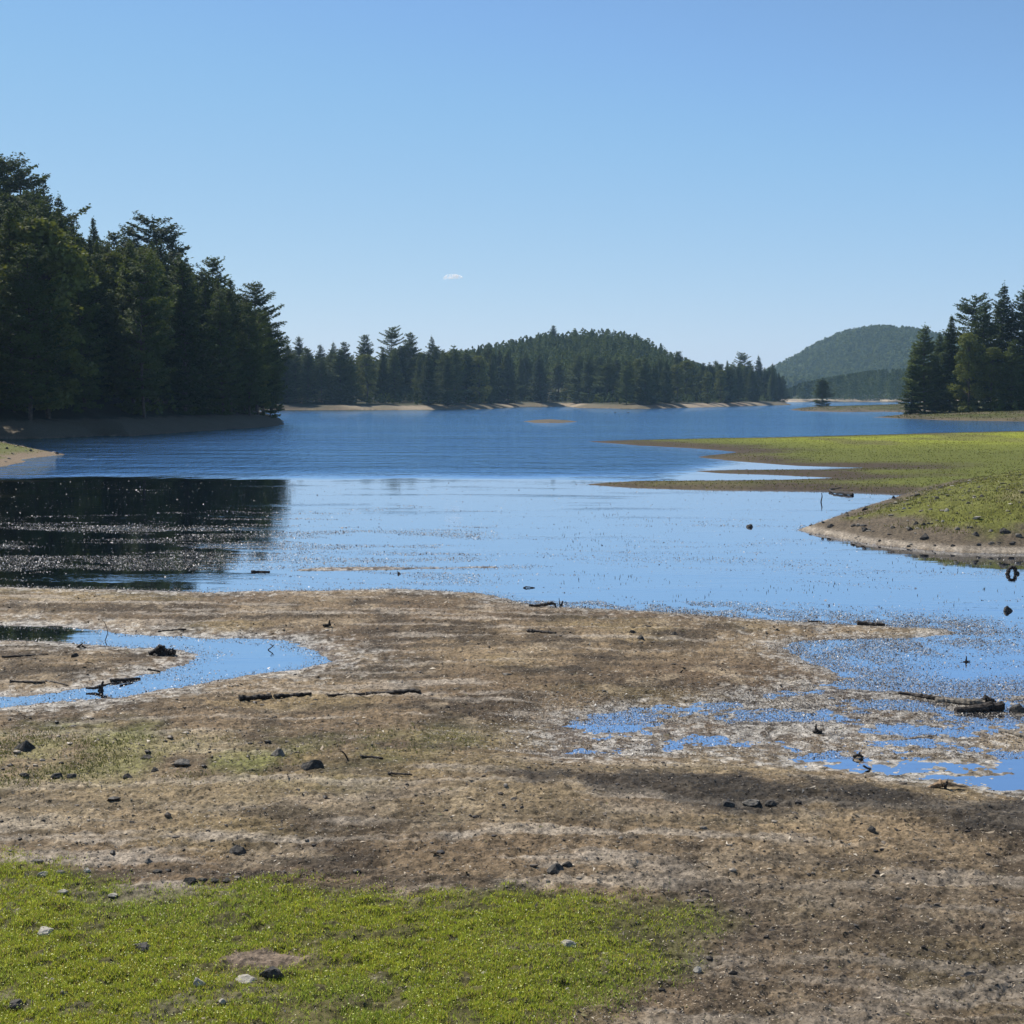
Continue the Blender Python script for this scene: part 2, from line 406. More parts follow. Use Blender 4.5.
    # plain land behind the camera
    V = np.array([(-3000, -3000, 0.2), (3000, -3000, 0.2), (3000, 1.95, 0.2), (-3000, 1.95, 0.2)])
    return o

HOL = g0(262, 974)
build_ground()

# ------------------------------------------------------------------ water
def build_water():
    V = np.array([(-7000, -300, 0), (7000, -300, 0), (7000, 6200, 0), (-7000, 6200, 0)], float)
    me = npmesh('water', V, np.array([[0, 1, 2, 3]]))
    m, nt, out = mat('lake_water')
    geo = N(nt, 'ShaderNodeNewGeometry'); sx = N(nt, 'ShaderNodeSeparateXYZ'); L(nt, geo.outputs['Position'], sx.inputs[0])
    X, Y = sx.outputs[0], sx.outputs[1]
    wn = N(nt, 'ShaderNodeTexNoise', Scale=0.07, Detail=6.0); L(nt, geo.outputs['Position'], wn.inputs['Vector'])
    Yw = math_(nt, 'ADD', Y, math_(nt, 'MULTIPLY', math_(nt, 'SUBTRACT', wn.outputs['Fac'], 0.5), 17.0))
    # wind line: ripples start about 85 m out, later on the sheltered right side
    lim = math_(nt, 'ADD', 85.5, math_(nt, 'MINIMUM', math_(nt, 'MULTIPLY', math_(nt, 'MAXIMUM', math_(nt, 'SUBTRACT', X, 9.0), 0.0), 2.6), 66.0))
    dlt = math_(nt, 'SUBTRACT', Yw, lim)
    mr = N(nt, 'ShaderNodeMapRange', interpolation_type='SMOOTHSTEP'); mr.inputs[1].default_value = -2.5; mr.inputs[2].default_value = 9.0
    L(nt, dlt, mr.inputs[0]); wind = mr.outputs[0]
    def bumpn(scale, sxy, det, rough=0.55):
        mp = N(nt, 'ShaderNodeMapping'); mp.inputs['Scale'].default_value = (sxy[0], sxy[1], 1); L(nt, geo.outputs['Position'], mp.inputs[0])
        n = N(nt, 'ShaderNodeTexNoise', Scale=scale, Detail=det, Roughness=rough); L(nt, mp.outputs[0], n.inputs['Vector']); return n.outputs['Fac']
    r1 = bumpn(1.1, (0.8, 1.3), 4.0); r2 = bumpn(0.16, (0.5, 1.6), 3.0); r3 = bumpn(1.0, (1.3, 0.28), 3.0)
    hh = math_(nt, 'ADD', math_(nt, 'MULTIPLY', r1, 0.30), math_(nt, 'ADD', math_(nt, 'MULTIPLY', r2, 0.7), math_(nt, 'MULTIPLY', r3, 0.30)))
    patch = bumpn(0.02, (0.5, 1.2), 3.0)
    pm = N(nt, 'ShaderNodeMapRange'); pm.inputs[1].default_value = 0.35; pm.inputs[2].default_value = 0.65; pm.inputs[3].default_value = 0.65; pm.inputs[4].default_value = 1.2
    L(nt, patch, pm.inputs[0])
    hh = math_(nt, 'MULTIPLY', math_(nt, 'MULTIPLY', hh, wind), pm.outputs[0])
    c1 = bumpn(1.6, (0.35, 1.0), 2.0); c2 = bumpn(7.0, (0.5, 1.0), 2.0)
    st = bumpn(0.35, (0.25, 1.0), 4.0)
    sm = N(nt, 'ShaderNodeMapRange', interpolation_type='SMOOTHSTEP'); sm.inputs[1].default_value = 0.5; sm.inputs[2].default_value = 0.68; L(nt, st, sm.inputs[0])
    calm = math_(nt, 'ADD', math_(nt, 'MULTIPLY', c1, 0.003), math_(nt, 'MULTIPLY', math_(nt, 'MULTIPLY', c2, sm.outputs[0]), 0.007))
    hh = math_(nt, 'ADD', hh, calm)
    b = N(nt, 'ShaderNodeBump'); b.inputs['Strength'].default_value = 1.0; b.inputs['Distance'].default_value = 1.0
    L(nt, hh, b.inputs['Height'])
    p = N(nt, 'ShaderNodeBsdfPrincipled'); p.inputs['Base Color'].default_value = (0.008, 0.042, 0.115, 1)
    p.inputs['IOR'].default_value = 1.9
    p.inputs['Specular IOR Level'].default_value = 0.5
    rr = math_(nt, 'ADD', 0.02, math_(nt, 'MULTIPLY', wind, 0.04)); L(nt, rr, p.inputs['Roughness'])
    L(nt, b.outputs[0], p.inputs['Normal'])
    gl = N(nt, 'ShaderNodeBsdfGlossy'); gl.inputs['Color'].default_value = (0.74, 0.79, 0.88, 1); gl.inputs['Roughness'].default_value = 0.03
    L(nt, b.outputs[0], gl.inputs['Normal'])
    ws = N(nt, 'ShaderNodeMixShader'); L(nt, wind, ws.inputs[0]); g2 = N(nt, 'ShaderNodeBsdfGlossy'); g2.inputs['Color'].default_value = (0.60, 0.80, 0.96, 1); g2.inputs['Roughness'].default_value = 0.04
    L(nt, b.outputs[0], g2.inputs['Normal'])
    L(nt, gl.outputs[0], ws.inputs[1]); L(nt, g2.outputs[0], ws.inputs[2]); L(nt, ws.outputs[0], out.inputs[0])
    o = link('water', me, m); tag(o, None, None, kind='structure')
build_water()

# ------------------------------------------------------------------ trees
def quads(Cn, Nn, size, asp=0.6):
    """leaf-sized faces at Cn with normals Nn"""
    n = len(Cn)
    Nn = Nn / (np.linalg.norm(Nn, axis=1, keepdims=True) + 1e-9)
    r = rng.normal(size=(n, 3)); T = np.cross(Nn, r); T /= (np.linalg.norm(T, axis=1, keepdims=True) + 1e-9)
    Bt = np.cross(Nn, T)
    s = (size if np.ndim(size) else np.full(n, size))[:, None]
    a = T * s * 0.5; b = Bt * s * 0.5 * asp
    V = np.stack([Cn - a * 1.0, Cn - b + a * 0.15, Cn + a, Cn + b - a * 0.15], 1).reshape(-1, 3)
    Fc = np.arange(n * 4).reshape(n, 4)
    return V, Fc

def tubes(segs):
    """tapered 5-sided limbs: list of (points, radii)"""
    V = []; Fq = []; off = 0; K5 = 5
    ang = np.arange(K5) * 2 * np.pi / K5
    for P, R in segs:
        P = np.asarray(P, float); n = len(P)
        for i in range(n):
            t = P[min(i + 1, n - 1)] - P[max(i - 1, 0)]; t = t / (np.linalg.norm(t) + 1e-9)
            up = np.array([0, 0, 1.0]) if abs(t[2]) < 0.9 else np.array([1.0, 0, 0])
            a = np.cross(t, up); a /= np.linalg.norm(a); b = np.cross(t, a)
            V.append(P[i] + R[i] * (np.cos(ang)[:, None] * a + np.sin(ang)[:, None] * b))
        for i in range(n - 1):
            for k in range(K5):
                k2 = (k + 1) % K5
                Fq.append((off + i * K5 + k, off + i * K5 + k2, off + (i + 1) * K5 + k2, off + (i + 1) * K5 + k))
        off += n * K5
    return np.concatenate(V), np.array(Fq)

HT = 24.0
def conifer(base=0.05, width=0.17, whorl=0.55, nb=6, droop=0.0, openness=0.0, flat=0.0, lean=0.0, lsize=0.34, dens=1.0):
    limbs = []; CC = []; NN = []; SS = []
    bend = rng.normal(0, 0.25, 2)
    def axis(z): t = z / HT; return np.array([bend[0] * math.sin(t * 3) + lean * t * t * 3, bend[1] * math.sin(t * 2.2), z])
    zs = np.linspace(0, HT, 12)
    limbs.append(([axis(z) for z in zs], [0.27 * (1 - z / HT) ** 0.8 + 0.02 for z in zs]))
    z = base * HT
    side = rng.uniform(0.55, 1.25, 8)      # uneven outline
    while z < HT - 0.15:
        t = (z - base * HT) / (HT - base * HT)
        prof = (min(1, 0.55 + t * 2.2)) * (1 - t) ** (0.72 - 0.25 * flat) + 0.03
        w = width * HT * prof
        k = nb if t < 0.85 else 4
        a0 = rng.uniform(0, 6.28)
        if rng.random() > openness * 0.5:
            for j in range(k):
                if rng.random() < openness * 0.45: continue
                an = a0 + j * 6.283 / k + rng.normal(0, 0.25)
                ln = w * rng.uniform(0.55, 1.2) * (0.6 + 0.4 * side[int((an % 6.283) / 6.284 * 8)])
                if rng.random() < 0.08: ln *= 1.3
                el = 0.32 * t + 0.10 - droop * (1 - t) + rng.normal(0, 0.08)
                P0 = axis(z); dirh = np.array([math.cos(an), math.sin(an), 0])
                pts = []
                for s in (0, 0.35, 0.7, 1.0):
                    pts.append(P0 + dirh * ln * s + np.array([0, 0, ln * (el * s + 0.16 * s * s * (1 if t > 0.2 else 0.4))]))
                r0 = 0.035 + 0.012 * ln
                limbs.append((pts, [r0, r0 * 0.7, r0 * 0.45, 0.012]))
                n = max(8, int(ln * 33 * dens))
                s = rng.uniform(0.12 if t < 0.9 else 0.0, 1.05, n) ** 0.75
                lat = rng.normal(0, 1, n) * (ln * 0.15 + 0.15) * (0.5 + np.minimum(1.1 - s, 0.6))
                perp = np.array([-dirh[1], dirh[0], 0])
                c = P0 + dirh[None] * (ln * s)[:, None] + perp[None] * lat[:, None]
                c[:, 2] += ln * (el * s + 0.16 * s * s * (1 if t > 0.2 else 0.4)) + rng.normal(0, 0.11, n) + 0.05
                nn = np.stack([rng.normal(0, 0.5, n) + dirh[0] * 0.35, rng.normal(0, 0.5, n) + dirh[1] * 0.35, np.ones(n)], 1)
                CC.append(c); NN.append(nn); SS.append(rng.uniform(0.7, 1.35, n) * lsize * (1.15 - 0.4 * t))
        z += whorl * rng.uniform(0.7, 1.3) * (1.1 - 0.5 * t)
    # leader tuft
    n = 26; c = axis(HT)[None] + rng.normal(0, 1, (n, 3)) * np.array([0.14, 0.14, 0.45]) + np.array([0, 0, -0.3])
    CC.append(c); NN.append(rng.normal(size=(n, 3))); SS.append(np.full(n, lsize * 0.8))
    V, Fc = quads(np.concatenate(CC), np.concatenate(NN), np.concatenate(SS), 0.62)
    tv, tf = tubes(limbs)
    return npmesh('crown', V, Fc), npmesh('trunk', tv, tf, True)

def broadleaf(spread=0.30, base=0.12, n=15000, lsize=0.34):
    limbs = []; zs = np.linspace(0, HT * 0.8, 8)
    limbs.append(([np.array([0.3 * math.sin(z / 6), 0.2 * math.sin(z / 4), z]) for z in zs], [0.28 * (1 - z / HT) + 0.03 for z in zs]))
    CC = []; NN = []
    nb = 60
    for i in range(nb):
        t = rng.uniform(0.02, 1) ; zc = HT * (base + (0.93 - base) * t)
        rad = spread * HT * math.sqrt(max(0.03, 1 - (2 * t - 0.85) ** 2 * 0.75)) * 0.72
        an = rng.uniform(0, 6.28); rr = rad * rng.uniform(0.2, 1.0)
        c = np.array([math.cos(an) * rr, math.sin(an) * rr, zc])
        limbs.append(([np.array([0, 0, zc * 0.72]), c * np.array([0.5, 0.5, 0.9]), c], [0.09, 0.05, 0.015]))
        R = rng.uniform(0.8, 1.9)
        m = n // nb
        dv = rng.normal(size=(m, 3)); dv /= np.linalg.norm(dv, axis=1, keepdims=True)
        q = c + dv * (R * rng.uniform(0.55, 1.08, m))[:, None] * np.array([1.1, 1.1, 0.75])
        CC.append(q); NN.append(dv * 0.6 + rng.normal(size=(m, 3)) * 0.6 + np.array([0, 0, 0.4]))
    V, Fc = quads(np.concatenate(CC), np.concatenate(NN), rng.uniform(0.7, 1.3, sum(len(c) for c in CC)) * lsize, 0.75)
    tv, tf = tubes(limbs)
    return npmesh('crown', V, Fc), npmesh('trunk', tv, tf, True)

VAR = {}
VAR['full0'] = conifer(0.02, 0.20, 0.8, 7, lsize=0.44); VAR['full1'] = conifer(0.01, 0.235, 0.95, 7, openness=0.10, lsize=0.46, flat=0.4); VAR['full2'] = conifer(0.03, 0.185, 0.8, 7, droop=0.12, lsize=0.42)
VAR['full3'] = conifer(0.02, 0.225, 1.0, 7, openness=0.2, flat=1.0, lsize=0.48)
VAR['pine0'] = conifer(0.10, 0.215, 0.85, 6, openness=0.25, flat=1.1, lsize=0.46, dens=1.2)
VAR['pine1'] = conifer(0.14, 0.24, 1.0, 6, openness=0.35, flat=1.5, lsize=0.48, dens=1.3, lean=0.25)
VAR['lone'] = conifer(0.06, 0.25, 0.95, 6, openness=0.22, flat=1.3, lsize=0.46, dens=1.35)
VAR['slim'] = conifer(0.04, 0.15, 0.55, 6, droop=0.2, lsize=0.42)
VAR['leafy0'] = broadleaf(0.27, 0.06, 9500, 0.52); VAR['leafy1'] = broadleaf(0.23, 0.03, 8500, 0.5)
for k, (a, b) in VAR.items():
    a.materials.append(M_LEAF if k.startswith('leafy') else M_PINE); b.materials.append(M_BARK)
KIND = {'f': 'pine_tree', 'p': 'pine_tree', 'l': 'pine_tree', 's': 'spruce_tree'}
TREES = []
def tree(var, X, Y, Ht, label, group=None, wide=1.0, z=None, rot=None):
    z = H1(X, Y) - 0.15 if z is None else z
    nm = 'broadleaf_tree' if var.startswith('leafy') else ('spruce_tree' if var == 'slim' else 'pine_tree')
    r = bpy.data.objects.new(nm, None); COL.objects.link(r); r.empty_display_size = 0.5
    r.location = (X, Y, z); s = Ht / HT; r.scale = (s * wide, s * wide, s)
    r.rotation_euler = (0, 0, random.uniform(0, 6.28) if rot is None else rot)
    link('crown', VAR[var][0], None, r); link('trunk', VAR[var][1], None, r)
    tag(r, label, 'tree', group); TREES.append((X, Y, Ht)); return r

def hero(var, u, v, Y, label, group=None, wide=1.0):
    X = xat(u, Y); z = H1(X, Y) - 0.15
    return tree(var, X, Y, zat(v, Y) - z, label, group, wide, z)

# left hillside skyline and edge, each one picked out
GL = 'trees of the left hillside'
hero('pine1', -4, 150, 275, 'tallest pine at the left edge of the photo, its tip touching the frame', GL)
hero('pine0', 12, 163, 285, 'flat-topped pine on the left skyline, second from the frame edge', GL, 1.15)
hero('pine1', 30, 162, 280, 'ragged pine with a broad flat tip, right of the two highest at the left edge', GL, 1.1)
hero('full2', 50, 178, 290, 'pointed dark pine where the left skyline starts to fall steeply', GL)
hero('full0', 64, 198, 288, 'pine halfway down the steep left skyline, above the notch', GL)
hero('full1', 78, 216, 288, 'pine with blunt tip just left of the narrow spire on the skyline', GL)
hero('slim', 97, 219, 295, 'narrow dark spire rising from the notch in the left skyline', GL, 0.9)
hero('pine0', 118, 234, 285, 'pine right of the narrow spire, left end of the flat part of the skyline', GL)
hero('pine0', 133, 228, 282, 'pine beside the big spreading one on the flat part of the skyline', GL)
hero('pine1', 160, 218, 280, 'big pine with open spreading top, highest of the middle skyline', GL, 1.3)
hero('full1', 176, 240, 285, 'dense pine on the right shoulder of the big spreading one', GL)
hero('full2', 190, 258, 282, 'pine sloping down right of the big spreading one', GL)
hero('pine0', 216, 260, 278, 'open-topped pine standing free, third from the end of the left point', GL, 1.1)
hero('full0', 232, 280, 272, 'dense pine between two open-topped pines near the end of the left point', GL)
hero('lone', 257, 284, 262, 'lone layered pine with open flat branches at the end of the left point', GL, 1.12)
hero('full0', 245, 300, 275, 'dense pine close behind the lone layered pine', GL)
hero('leafy1', 263, 372, 256, 'small light-leaved tree at the tip of the left point, low over the bank', GL, 0.85)
hero('full1', 270, 325, 268, 'lower pine right of the lone layered pine, last on the point', GL, 0.8)
hero('leafy0', 27, 300, 215, 'pale broad-leaved tree standing among dark pines near the left edge', GL, 0.8)
hero('leafy0', 88, 262, 250, 'rounded broad-leaved crown catching sun amid the left pines', GL, 0.8)
hero('leafy1', 115, 300, 235, 'light olive broad-leaved tree low in the middle of the left hillside', GL, 0.8)
SKY = np.array([(-400, 60), (-60, 130), (0, 155), (20, 166), (40, 178), (65, 205), (85, 226), (100, 236), (120, 240), (140, 234), (165, 232), (180, 246), (195, 264), (215, 272), (232, 284), (258, 300), (275, 335), (284, 365)], float)
# filler, left hillside: random places at least 4.5 m apart
def fill(n, box, test, capf, hr, labels, group, sep, varw, tries=30000, seed=3):
    R = random.Random(seed); pts = [(x, y) for x, y, h in TREES]; cnt = 0
    xs = np.array([R.uniform(box[0], box[1]) for _ in range(tries)]); ys = np.array([R.uniform(box[2], box[3]) for _ in range(tries)])
    Z, q = height(xs, ys, True)
    for i in range(tries):
        if cnt >= n: break
        x, y = xs[i], ys[i]
        if not test(x, y, {k: v[i] for k, v in q.items()}): continue
        if any((x - a) ** 2 + (y - b) ** 2 < sep * sep for a, b in pts[-260:]): continue
        u = 512 + FOC * x / y * math.cos(PITCH)
        h = R.uniform(*hr)
        if capf is not None:
            top = np.interp(u, capf[:, 0], capf[:, 1]) + R.uniform(2, 14)
            h = min(h, zat(top, y) - Z[i])
            if h < 7: continue
        var = R.choice(varw)
        lab = labels(x, y, u, h, q['i'][i] if 'i' in q else 0, var)
        pts.append((x, y)); cnt += 1
        tree(var, x, y, h, lab[0], lab[1], R.uniform(0.85, 1.15) * (1.25 if group == 'centre' else 1), Z[i] - 0.15, R.uniform(0, 6.28))
    print('filled', group, cnt)
def lab_left(x, y, u, h, sd, var):
    row = 'in the front row along the dark left bank' if sd < 18 else ('in the second ranks halfway up the left hillside' if sd < 45 else 'in the upper ranks of the left hillside below the skyline')
    kind = 'light broad-leaved tree' if var.startswith('leafy') else ('slender dark conifer' if var == 'slim' else 'dense dark pine')
    return f'{kind} {row}', f'{kind}s {row}'
fill(160, (-150, -38, 165, 330), lambda x, y, q: q['i'] > (6.5 if x < -62 else 4.5) and x / y > -0.44 and (q['i'] < 26 or y > 215), SKY, (20, 28), lab_left, 'left', 4.1,
     ['full0', 'full1', 'full2', 'full3', 'full0', 'full1', 'full3', 'pine0', 'pine1', 'slim', 'leafy0', 'full2'])

# centre shore
GC = 'trees on the far middle shore'
for a in [('full3', 288, 343, 575, 'first pine of the far shore beside the left point'), ('full1', 320, 345, 585, 'second broad pine from the left on the far middle shore'), ('full0', 334, 343, 600, 'third broad pine from the left on the far middle shore'), ('full1', 300, 337, 590, 'broad pine at the left end of the far middle shore'), ('pine0', 345, 343, 600, 'flat-topped pine left of the tall group on the far shore'),
          ('pine0', 366, 336, 620, 'pine just left of the tallest tree on the far shore'),
          ('pine1', 393, 328, 610, 'tallest pine on the far shore above two small sunlit trees'),
          ('pine0', 411, 334, 615, 'second tallest pine on the far shore, right of the tallest'),
          ('full2', 431, 337, 625, 'third tall pine right of the tallest pair on the far shore'),
          ('leafy1', 362, 372, 572, 'olive broad-leaved tree at the left of the two small sunlit pines'),
          ('full1', 380, 368, 566, 'left one of two small cone-shaped pines on the sandy bluff'),
          ('full0', 400, 370, 562, 'right one of two small cone-shaped pines on the sandy bluff'),
          ('full1', 541, 371, 700, 'short wide pine standing out in front near the middle of the far shore'),
          ('leafy0', 575, 373, 705, 'rounded pale broad-leaved tree in front of the middle shore forest'),
          ('full0', 630, 368, 660, 'short pine jutting toward the water right of the middle shore'),
          ('leafy1', 706, 380, 700, 'low bushy tree on the sand right of the middle shore'),
          ('pine0', 678, 352, 740, 'round-topped pine above the right half of the far shore'),
          ('pine1', 742, 353, 850, 'pine with highest tip near the right end of the far shore'),
          ('full2', 757, 356, 860, 'pine just right of the highest tip near the right end of the far shore'),
          ('full0', 772, 364, 870, 'second last pine at the right end of the far shore'),
          ('full1', 783, 376, 880, 'last low pine at the right end of the far shore'),
          ('pine0', 553, 326, 1030, 'single pine standing up on top of the wooded hill')]:
    hero(*a[:4], a[4], GC, 1.35 if a[0].startswith('full') and a[2] > 365 else 1.15)
SKC = np.array([(200, 345), (285, 345), (300, 341), (320, 349), (345, 346), (380, 347), (393, 340), (420, 341), (460, 343), (480, 341), (520, 343), (560, 350), (600, 354), (650, 354), (690, 357), (740, 359), (775, 366), (790, 382)], float)
def lab_mid(x, y, u, h, sd, var):
    part = 'left of the two small sunlit pines' if u < 370 else ('between the bluff and the wooded hill' if u < 500 else ('below the wooded hill' if u < 650 else 'toward the right end'))
    kind = 'light broad-leaved tree' if var.startswith('leafy') else ('slender conifer' if var == 'slim' else 'dark pine')
    return f'{kind} in the shore forest {part}', f'{kind}s in the shore forest {part}'
def on_shore(x, y, q):
    u = 512 + FOC * x / y
    return (4.5 if u < 365 else 5.0) < q['h'] < 50 and 240 < u < 792
fill(180, (-150, 185, 520, 960), on_shore, SKC, (21, 29), lab_mid, 'centre', 5.0, ['full0', 'full1', 'full2', 'full3', 'full0', 'full3', 'pine0', 'slim', 'leafy1'], seed=5)

def left_shore(x, y, q):
    u = 512 + FOC * x / y
    return 3.5 < q['h'] < 22 and 268 < u < 372
fill(34, (-150, -50, 520, 640), left_shore, SKC, (19, 26), lab_mid, 'centre', 4.0, ['full1', 'full3', 'full0', 'full3', 'full1'], seed=11)

# right group and islet
GRT = 'tall trees on the right point'
for a in [('full2', 911, 345, 352, 'leftmost tree of the right point, low and dark'), ('full1', 925, 326, 350, 'pine second from the left on the right point, branches to the ground'),
          ('full0', 938, 334, 362, 'pine behind the gap between the two left tops of the right point'),
          ('slim', 950, 317, 356, 'dark narrow pine in the middle left of the right point'), ('pine1', 970, 297, 372, 'open bare-topped pine between dense ones on the right point'),
          ('leafy1', 968, 330, 338, 'yellow-green sunlit tree in front of the right point'), ('full1', 984, 303, 345, 'dense sunlit pine left of the tallest on the right point'),
          ('full0', 1001, 286, 352, 'tallest pine of the right point, pointed tip'), ('full1', 1022, 291, 350, 'pine at the right edge of the photo beside the tallest'),
          ('full2', 1044, 296, 350, 'pine just beyond the right edge behind the tallest'), ('full0', 962, 345, 344, 'low dense pine at the foot of the right point')]:
    hero(*a[:4], a[4], GRT, 1.2)
hero('leafy1', 991, 345, 335, 'dense lower tree in front of the tallest pine on the right point', GRT, 1.3)
hero('full1', 1012, 340, 334, 'low dense pine with skirt to the grass at the right edge', GRT, 1.3)
hero('full3', 822, 378, 585, 'lone small pine on the low brown islet', None, 1.9)
for u, v, Y in [(1070, 290, 345), (1100, 300, 350), (935, 356, 352), (1130, 296, 350)]:
    hero('full1', u, v, Y, 'dark pine standing behind the front trees of the right point', GRT + ' behind', 1.2)

# ------------------------------------------------------------------ far woods (one mass each)
def wood(name, label, P, Hs, nf, size, wid, mat_, conical=0.5):
    n = len(P); nf_ = nf
    t = rng.uniform(0, 1, (n, nf_)); con = rng.random((n, 1)) < conical
    prof = np.where(con, (1 - t) * 0.95 + 0.05, np.sqrt(np.clip(1 - (2 * t - 0.9) ** 2, 0.02, 1)))
    an = rng.uniform(0, 6.28, (n, nf_)); r = prof * (Hs * wid)[:, None] * rng.uniform(0.6, 1.1, (n, nf_))
    x = P[:, 0:1] + np.cos(an) * r; y = P[:, 1:2] + np.sin(an) * r; z = P[:, 2:3] + (0.1 + 0.9 * t) * Hs[:, None]
    Cn = np.stack([x, y, z], -1).reshape(-1, 3)
    Nn = np.stack([np.cos(an), np.sin(an), np.full_like(an, 0.9)], -1).reshape(-1, 3) + rng.normal(0, 0.5, (n * nf_, 3))
    V, Fc = quads(Cn, Nn, rng.uniform(0.7, 1.3, n * nf_) * size, 0.8)
    o = link(name, npmesh(name, V, Fc), mat_); tag(o, label, 'forest', kind='stuff'); return o

def cand(n, x0, x1, y0, y1, ang=None):
    x = rng.uniform(x0, x1, n); y = rng.uniform(y0, y1, n)
    Z, q = height(x, y, True); return x, y, Z, q
x, y, Z, q = cand(9000, -330, 420, 600, 1240)
u = 512 + FOC * x / y
ok = (q['h'] > 45) & (u > 180) & (u < 810) & (y < 1230)
ok &= ~((y < 1000) & (Z < 6))
x, y, Z = x[ok], y[ok], Z[ok]
Hs = rng.uniform(9, 16, len(x))
# keep the low ground behind the shore trees from poking above the skyline
top = np.interp(512 + FOC * x / y, SKC[:, 0], SKC[:, 1]); zt = CAMH + (HV - top) / FOC * y
hillpart = Z > 14
Hs = np.where(hillpart, Hs, np.clip(zt - Z - 1, 6, 16))
wood('hill_forest', 'mixed forest covering the low hill behind the far shore', np.stack([x, y, Z], -1), Hs, 130, 1.25, 0.24, M_FAR, 0.4)
x, y, Z, q = cand(15000, xat(700, 2900), xat(1150, 2900), 2150, 3000)
wood('mountain_forest', 'hazy blue-green forest covering the distant mountain', np.stack([x, y, Z], -1), rng.uniform(9, 22, len(x)), 34, 4.6, 0.36, M_FAR, 0.25)
x = rng.uniform(150, 560, 700); y = rng.uniform(1180, 1330, 700); Z = height(x, y)
u = 512 + FOC * x / y
cap = CAMH + (HV - np.interp(u, [770, 790, 800, 830, 860, 900, 960], [392, 388, 383, 377, 372, 367, 362])) / FOC * y
wood('distant_shore_forest', 'dark strip of forest along the far channel below the mountain', np.stack([x, y, Z], -1), np.clip(cap - Z, 7, 24), 150, 1.5, 0.22, M_FAR, 0.6)

xs_ = []
for (x0, x1, y0, y1, nn, key, lo, hi) in [(-170, -30, 160, 420, 2600, 'i', 7.0, 60), (-230, 200, 520, 960, 5200, 'h', 9.0, 60), (90, 260, 300, 380, 700, 'f', 26, 200)]:
    x, y, Z, q = cand(nn, x0, x1, y0, y1); u = 512 + FOC * x / y
    ok = (q[key] > lo) & (q[key] < hi) & (u > -120) & (u < 1200)
    if key == 'f': ok &= (y > 326)
    xs_.append(np.stack([x, y, Z], -1)[ok])
P_ = np.concatenate(xs_)
wood('forest_undergrowth', 'dark undergrowth of saplings and low boughs between the shore trees', P_, rng.uniform(1.5, 5.0, len(P_)), 60, 0.62, 0.42, M_FAR, 0.4)

# ------------------------------------------------------------------ rocks, logs and other single things
def rock_mesh(w, d, h, ang=0.0, rough=0.18, sub=3):
    bm = bmesh.new(); bmesh.ops.create_icosphere(bm, subdivisions=sub, radius=1)
    s = random.uniform(0, 99)
    cuts = [Vector((random.gauss(0, 1), random.gauss(0, 1), random.gauss(0.3, 0.8))).normalized() for _ in range(7)]
    for v in bm.verts:
        p = v.co.copy()
        for c in cuts:
            k = p.dot(c) - (0.62 if ang else 0.78)
            if k > 0: p -= c * k * (0.95 if ang else 0.7)
        n = math.sin(p.x * 5 + s) * math.cos(p.y * 4 + s * 2) * math.sin(p.z * 6 + s) * rough * 0.5 + math.sin(p.x * 11 + s) * math.sin(p.y * 13) * rough * 0.25
        p *= 1 + n + (math.sin(p.x * 23 + s) * math.sin(p.y * 19 + s) * math.sin(p.z * 21)) * 0.03
        if ang: p.x *= 1 - 0.55 * max(p.z, 0) * ang; p.y *= 1 - 0.55 * max(p.z, 0) * ang
        v.co = Vector((p.x * w / 2, p.y * d / 2, p.z * h * 0.62 + h * 0.30))
    me = bpy.data.meshes.new('rock'); bm.to_mesh(me); bm.free()
    for f in me.polygons: f.use_smooth = not ang
    return me

def rock(u, v, wpx, label, m, hr=0.55, dr=0.8, ang=0.45, cat='stone', name='stone', group=None):
    x, y, z, t = spot(u, v)
    w = wpx / FOC * t
    o = link(name, rock_mesh(w, w * dr, w * hr, ang), m); o.location = (x, y, z - w * hr * 0.2); o.rotation_euler = (0, 0, random.uniform(-0.4, 0.4))
    tag(o, label, cat, group); return o

rock(272, 976, 27, 'dark rounded stone in the bare hollow of the green grass', M_ROCKD, 0.6)
rock(248, 980, 26, 'low pale slab half buried left of the dark stone in the hollow', M_ROCKP, 0.25)
rock(143, 948, 25, 'dark flat stone alone in the middle of the left grass', M_ROCKD, 0.36)
rock(46, 932, 24, 'long pale stone lying in the grass near the left edge', M_ROCKP, 0.34)
rock(198, 984, 15, 'small round pale stone left of the bare hollow', M_ROCKP, 0.6)
rock(16, 1006, 24, 'dark stone at the lower left corner', M_ROCKD, 0.42)
rock(52, 981, 10, 'tiny pale stone in grass above another tiny pale one at left', M_ROCKP, 0.5)
rock(63, 993, 9, 'tiny grey stone in grass below the other tiny pale one at left', M_ROCKG, 0.5)
rock(222, 1002, 9, 'tiny white stone in grass below the dark stone in the hollow', M_ROCKP, 0.5)
rock(567, 946, 20, 'flat tan stone in the right part of the grass', M_ROCKP, 0.4)
rock(569, 990, 9, 'tiny white stone at the ragged lower right edge of the grass', M_ROCKP, 0.4)
rock(485, 973, 8, 'tiny pale stone in the centre of the grass', M_ROCKP, 0.4)
rock(698, 972, 10, 'small pale stone on dark litter right of the grass', M_ROCKP, 0.8)
rock(36, 862, 14, 'grey stone at the far left edge of the grass, farthest of its cluster', M_ROCKG, 0.4)
rock(43, 876, 13, 'pale boulder-like stone at left where grass begins', M_ROCKP, 0.6)
rock(61, 873, 11, 'small grey stone between two others at the upper grass edge', M_ROCKG, 0.5)
rock(87, 872, 9, 'small pointed stone at the right end of the upper grass cluster', M_ROCKP, 0.7)
rock(26, 876, 8, 'small stone at the left end of the upper grass cluster', M_ROCKG, 0.5)
rock(63, 893, 11, 'pale stone in thin grass in front of the cluster', M_ROCKP, 0.4)
rock(113, 896, 10, 'small pale stone at the ragged grass border', M_ROCKP, 0.5)
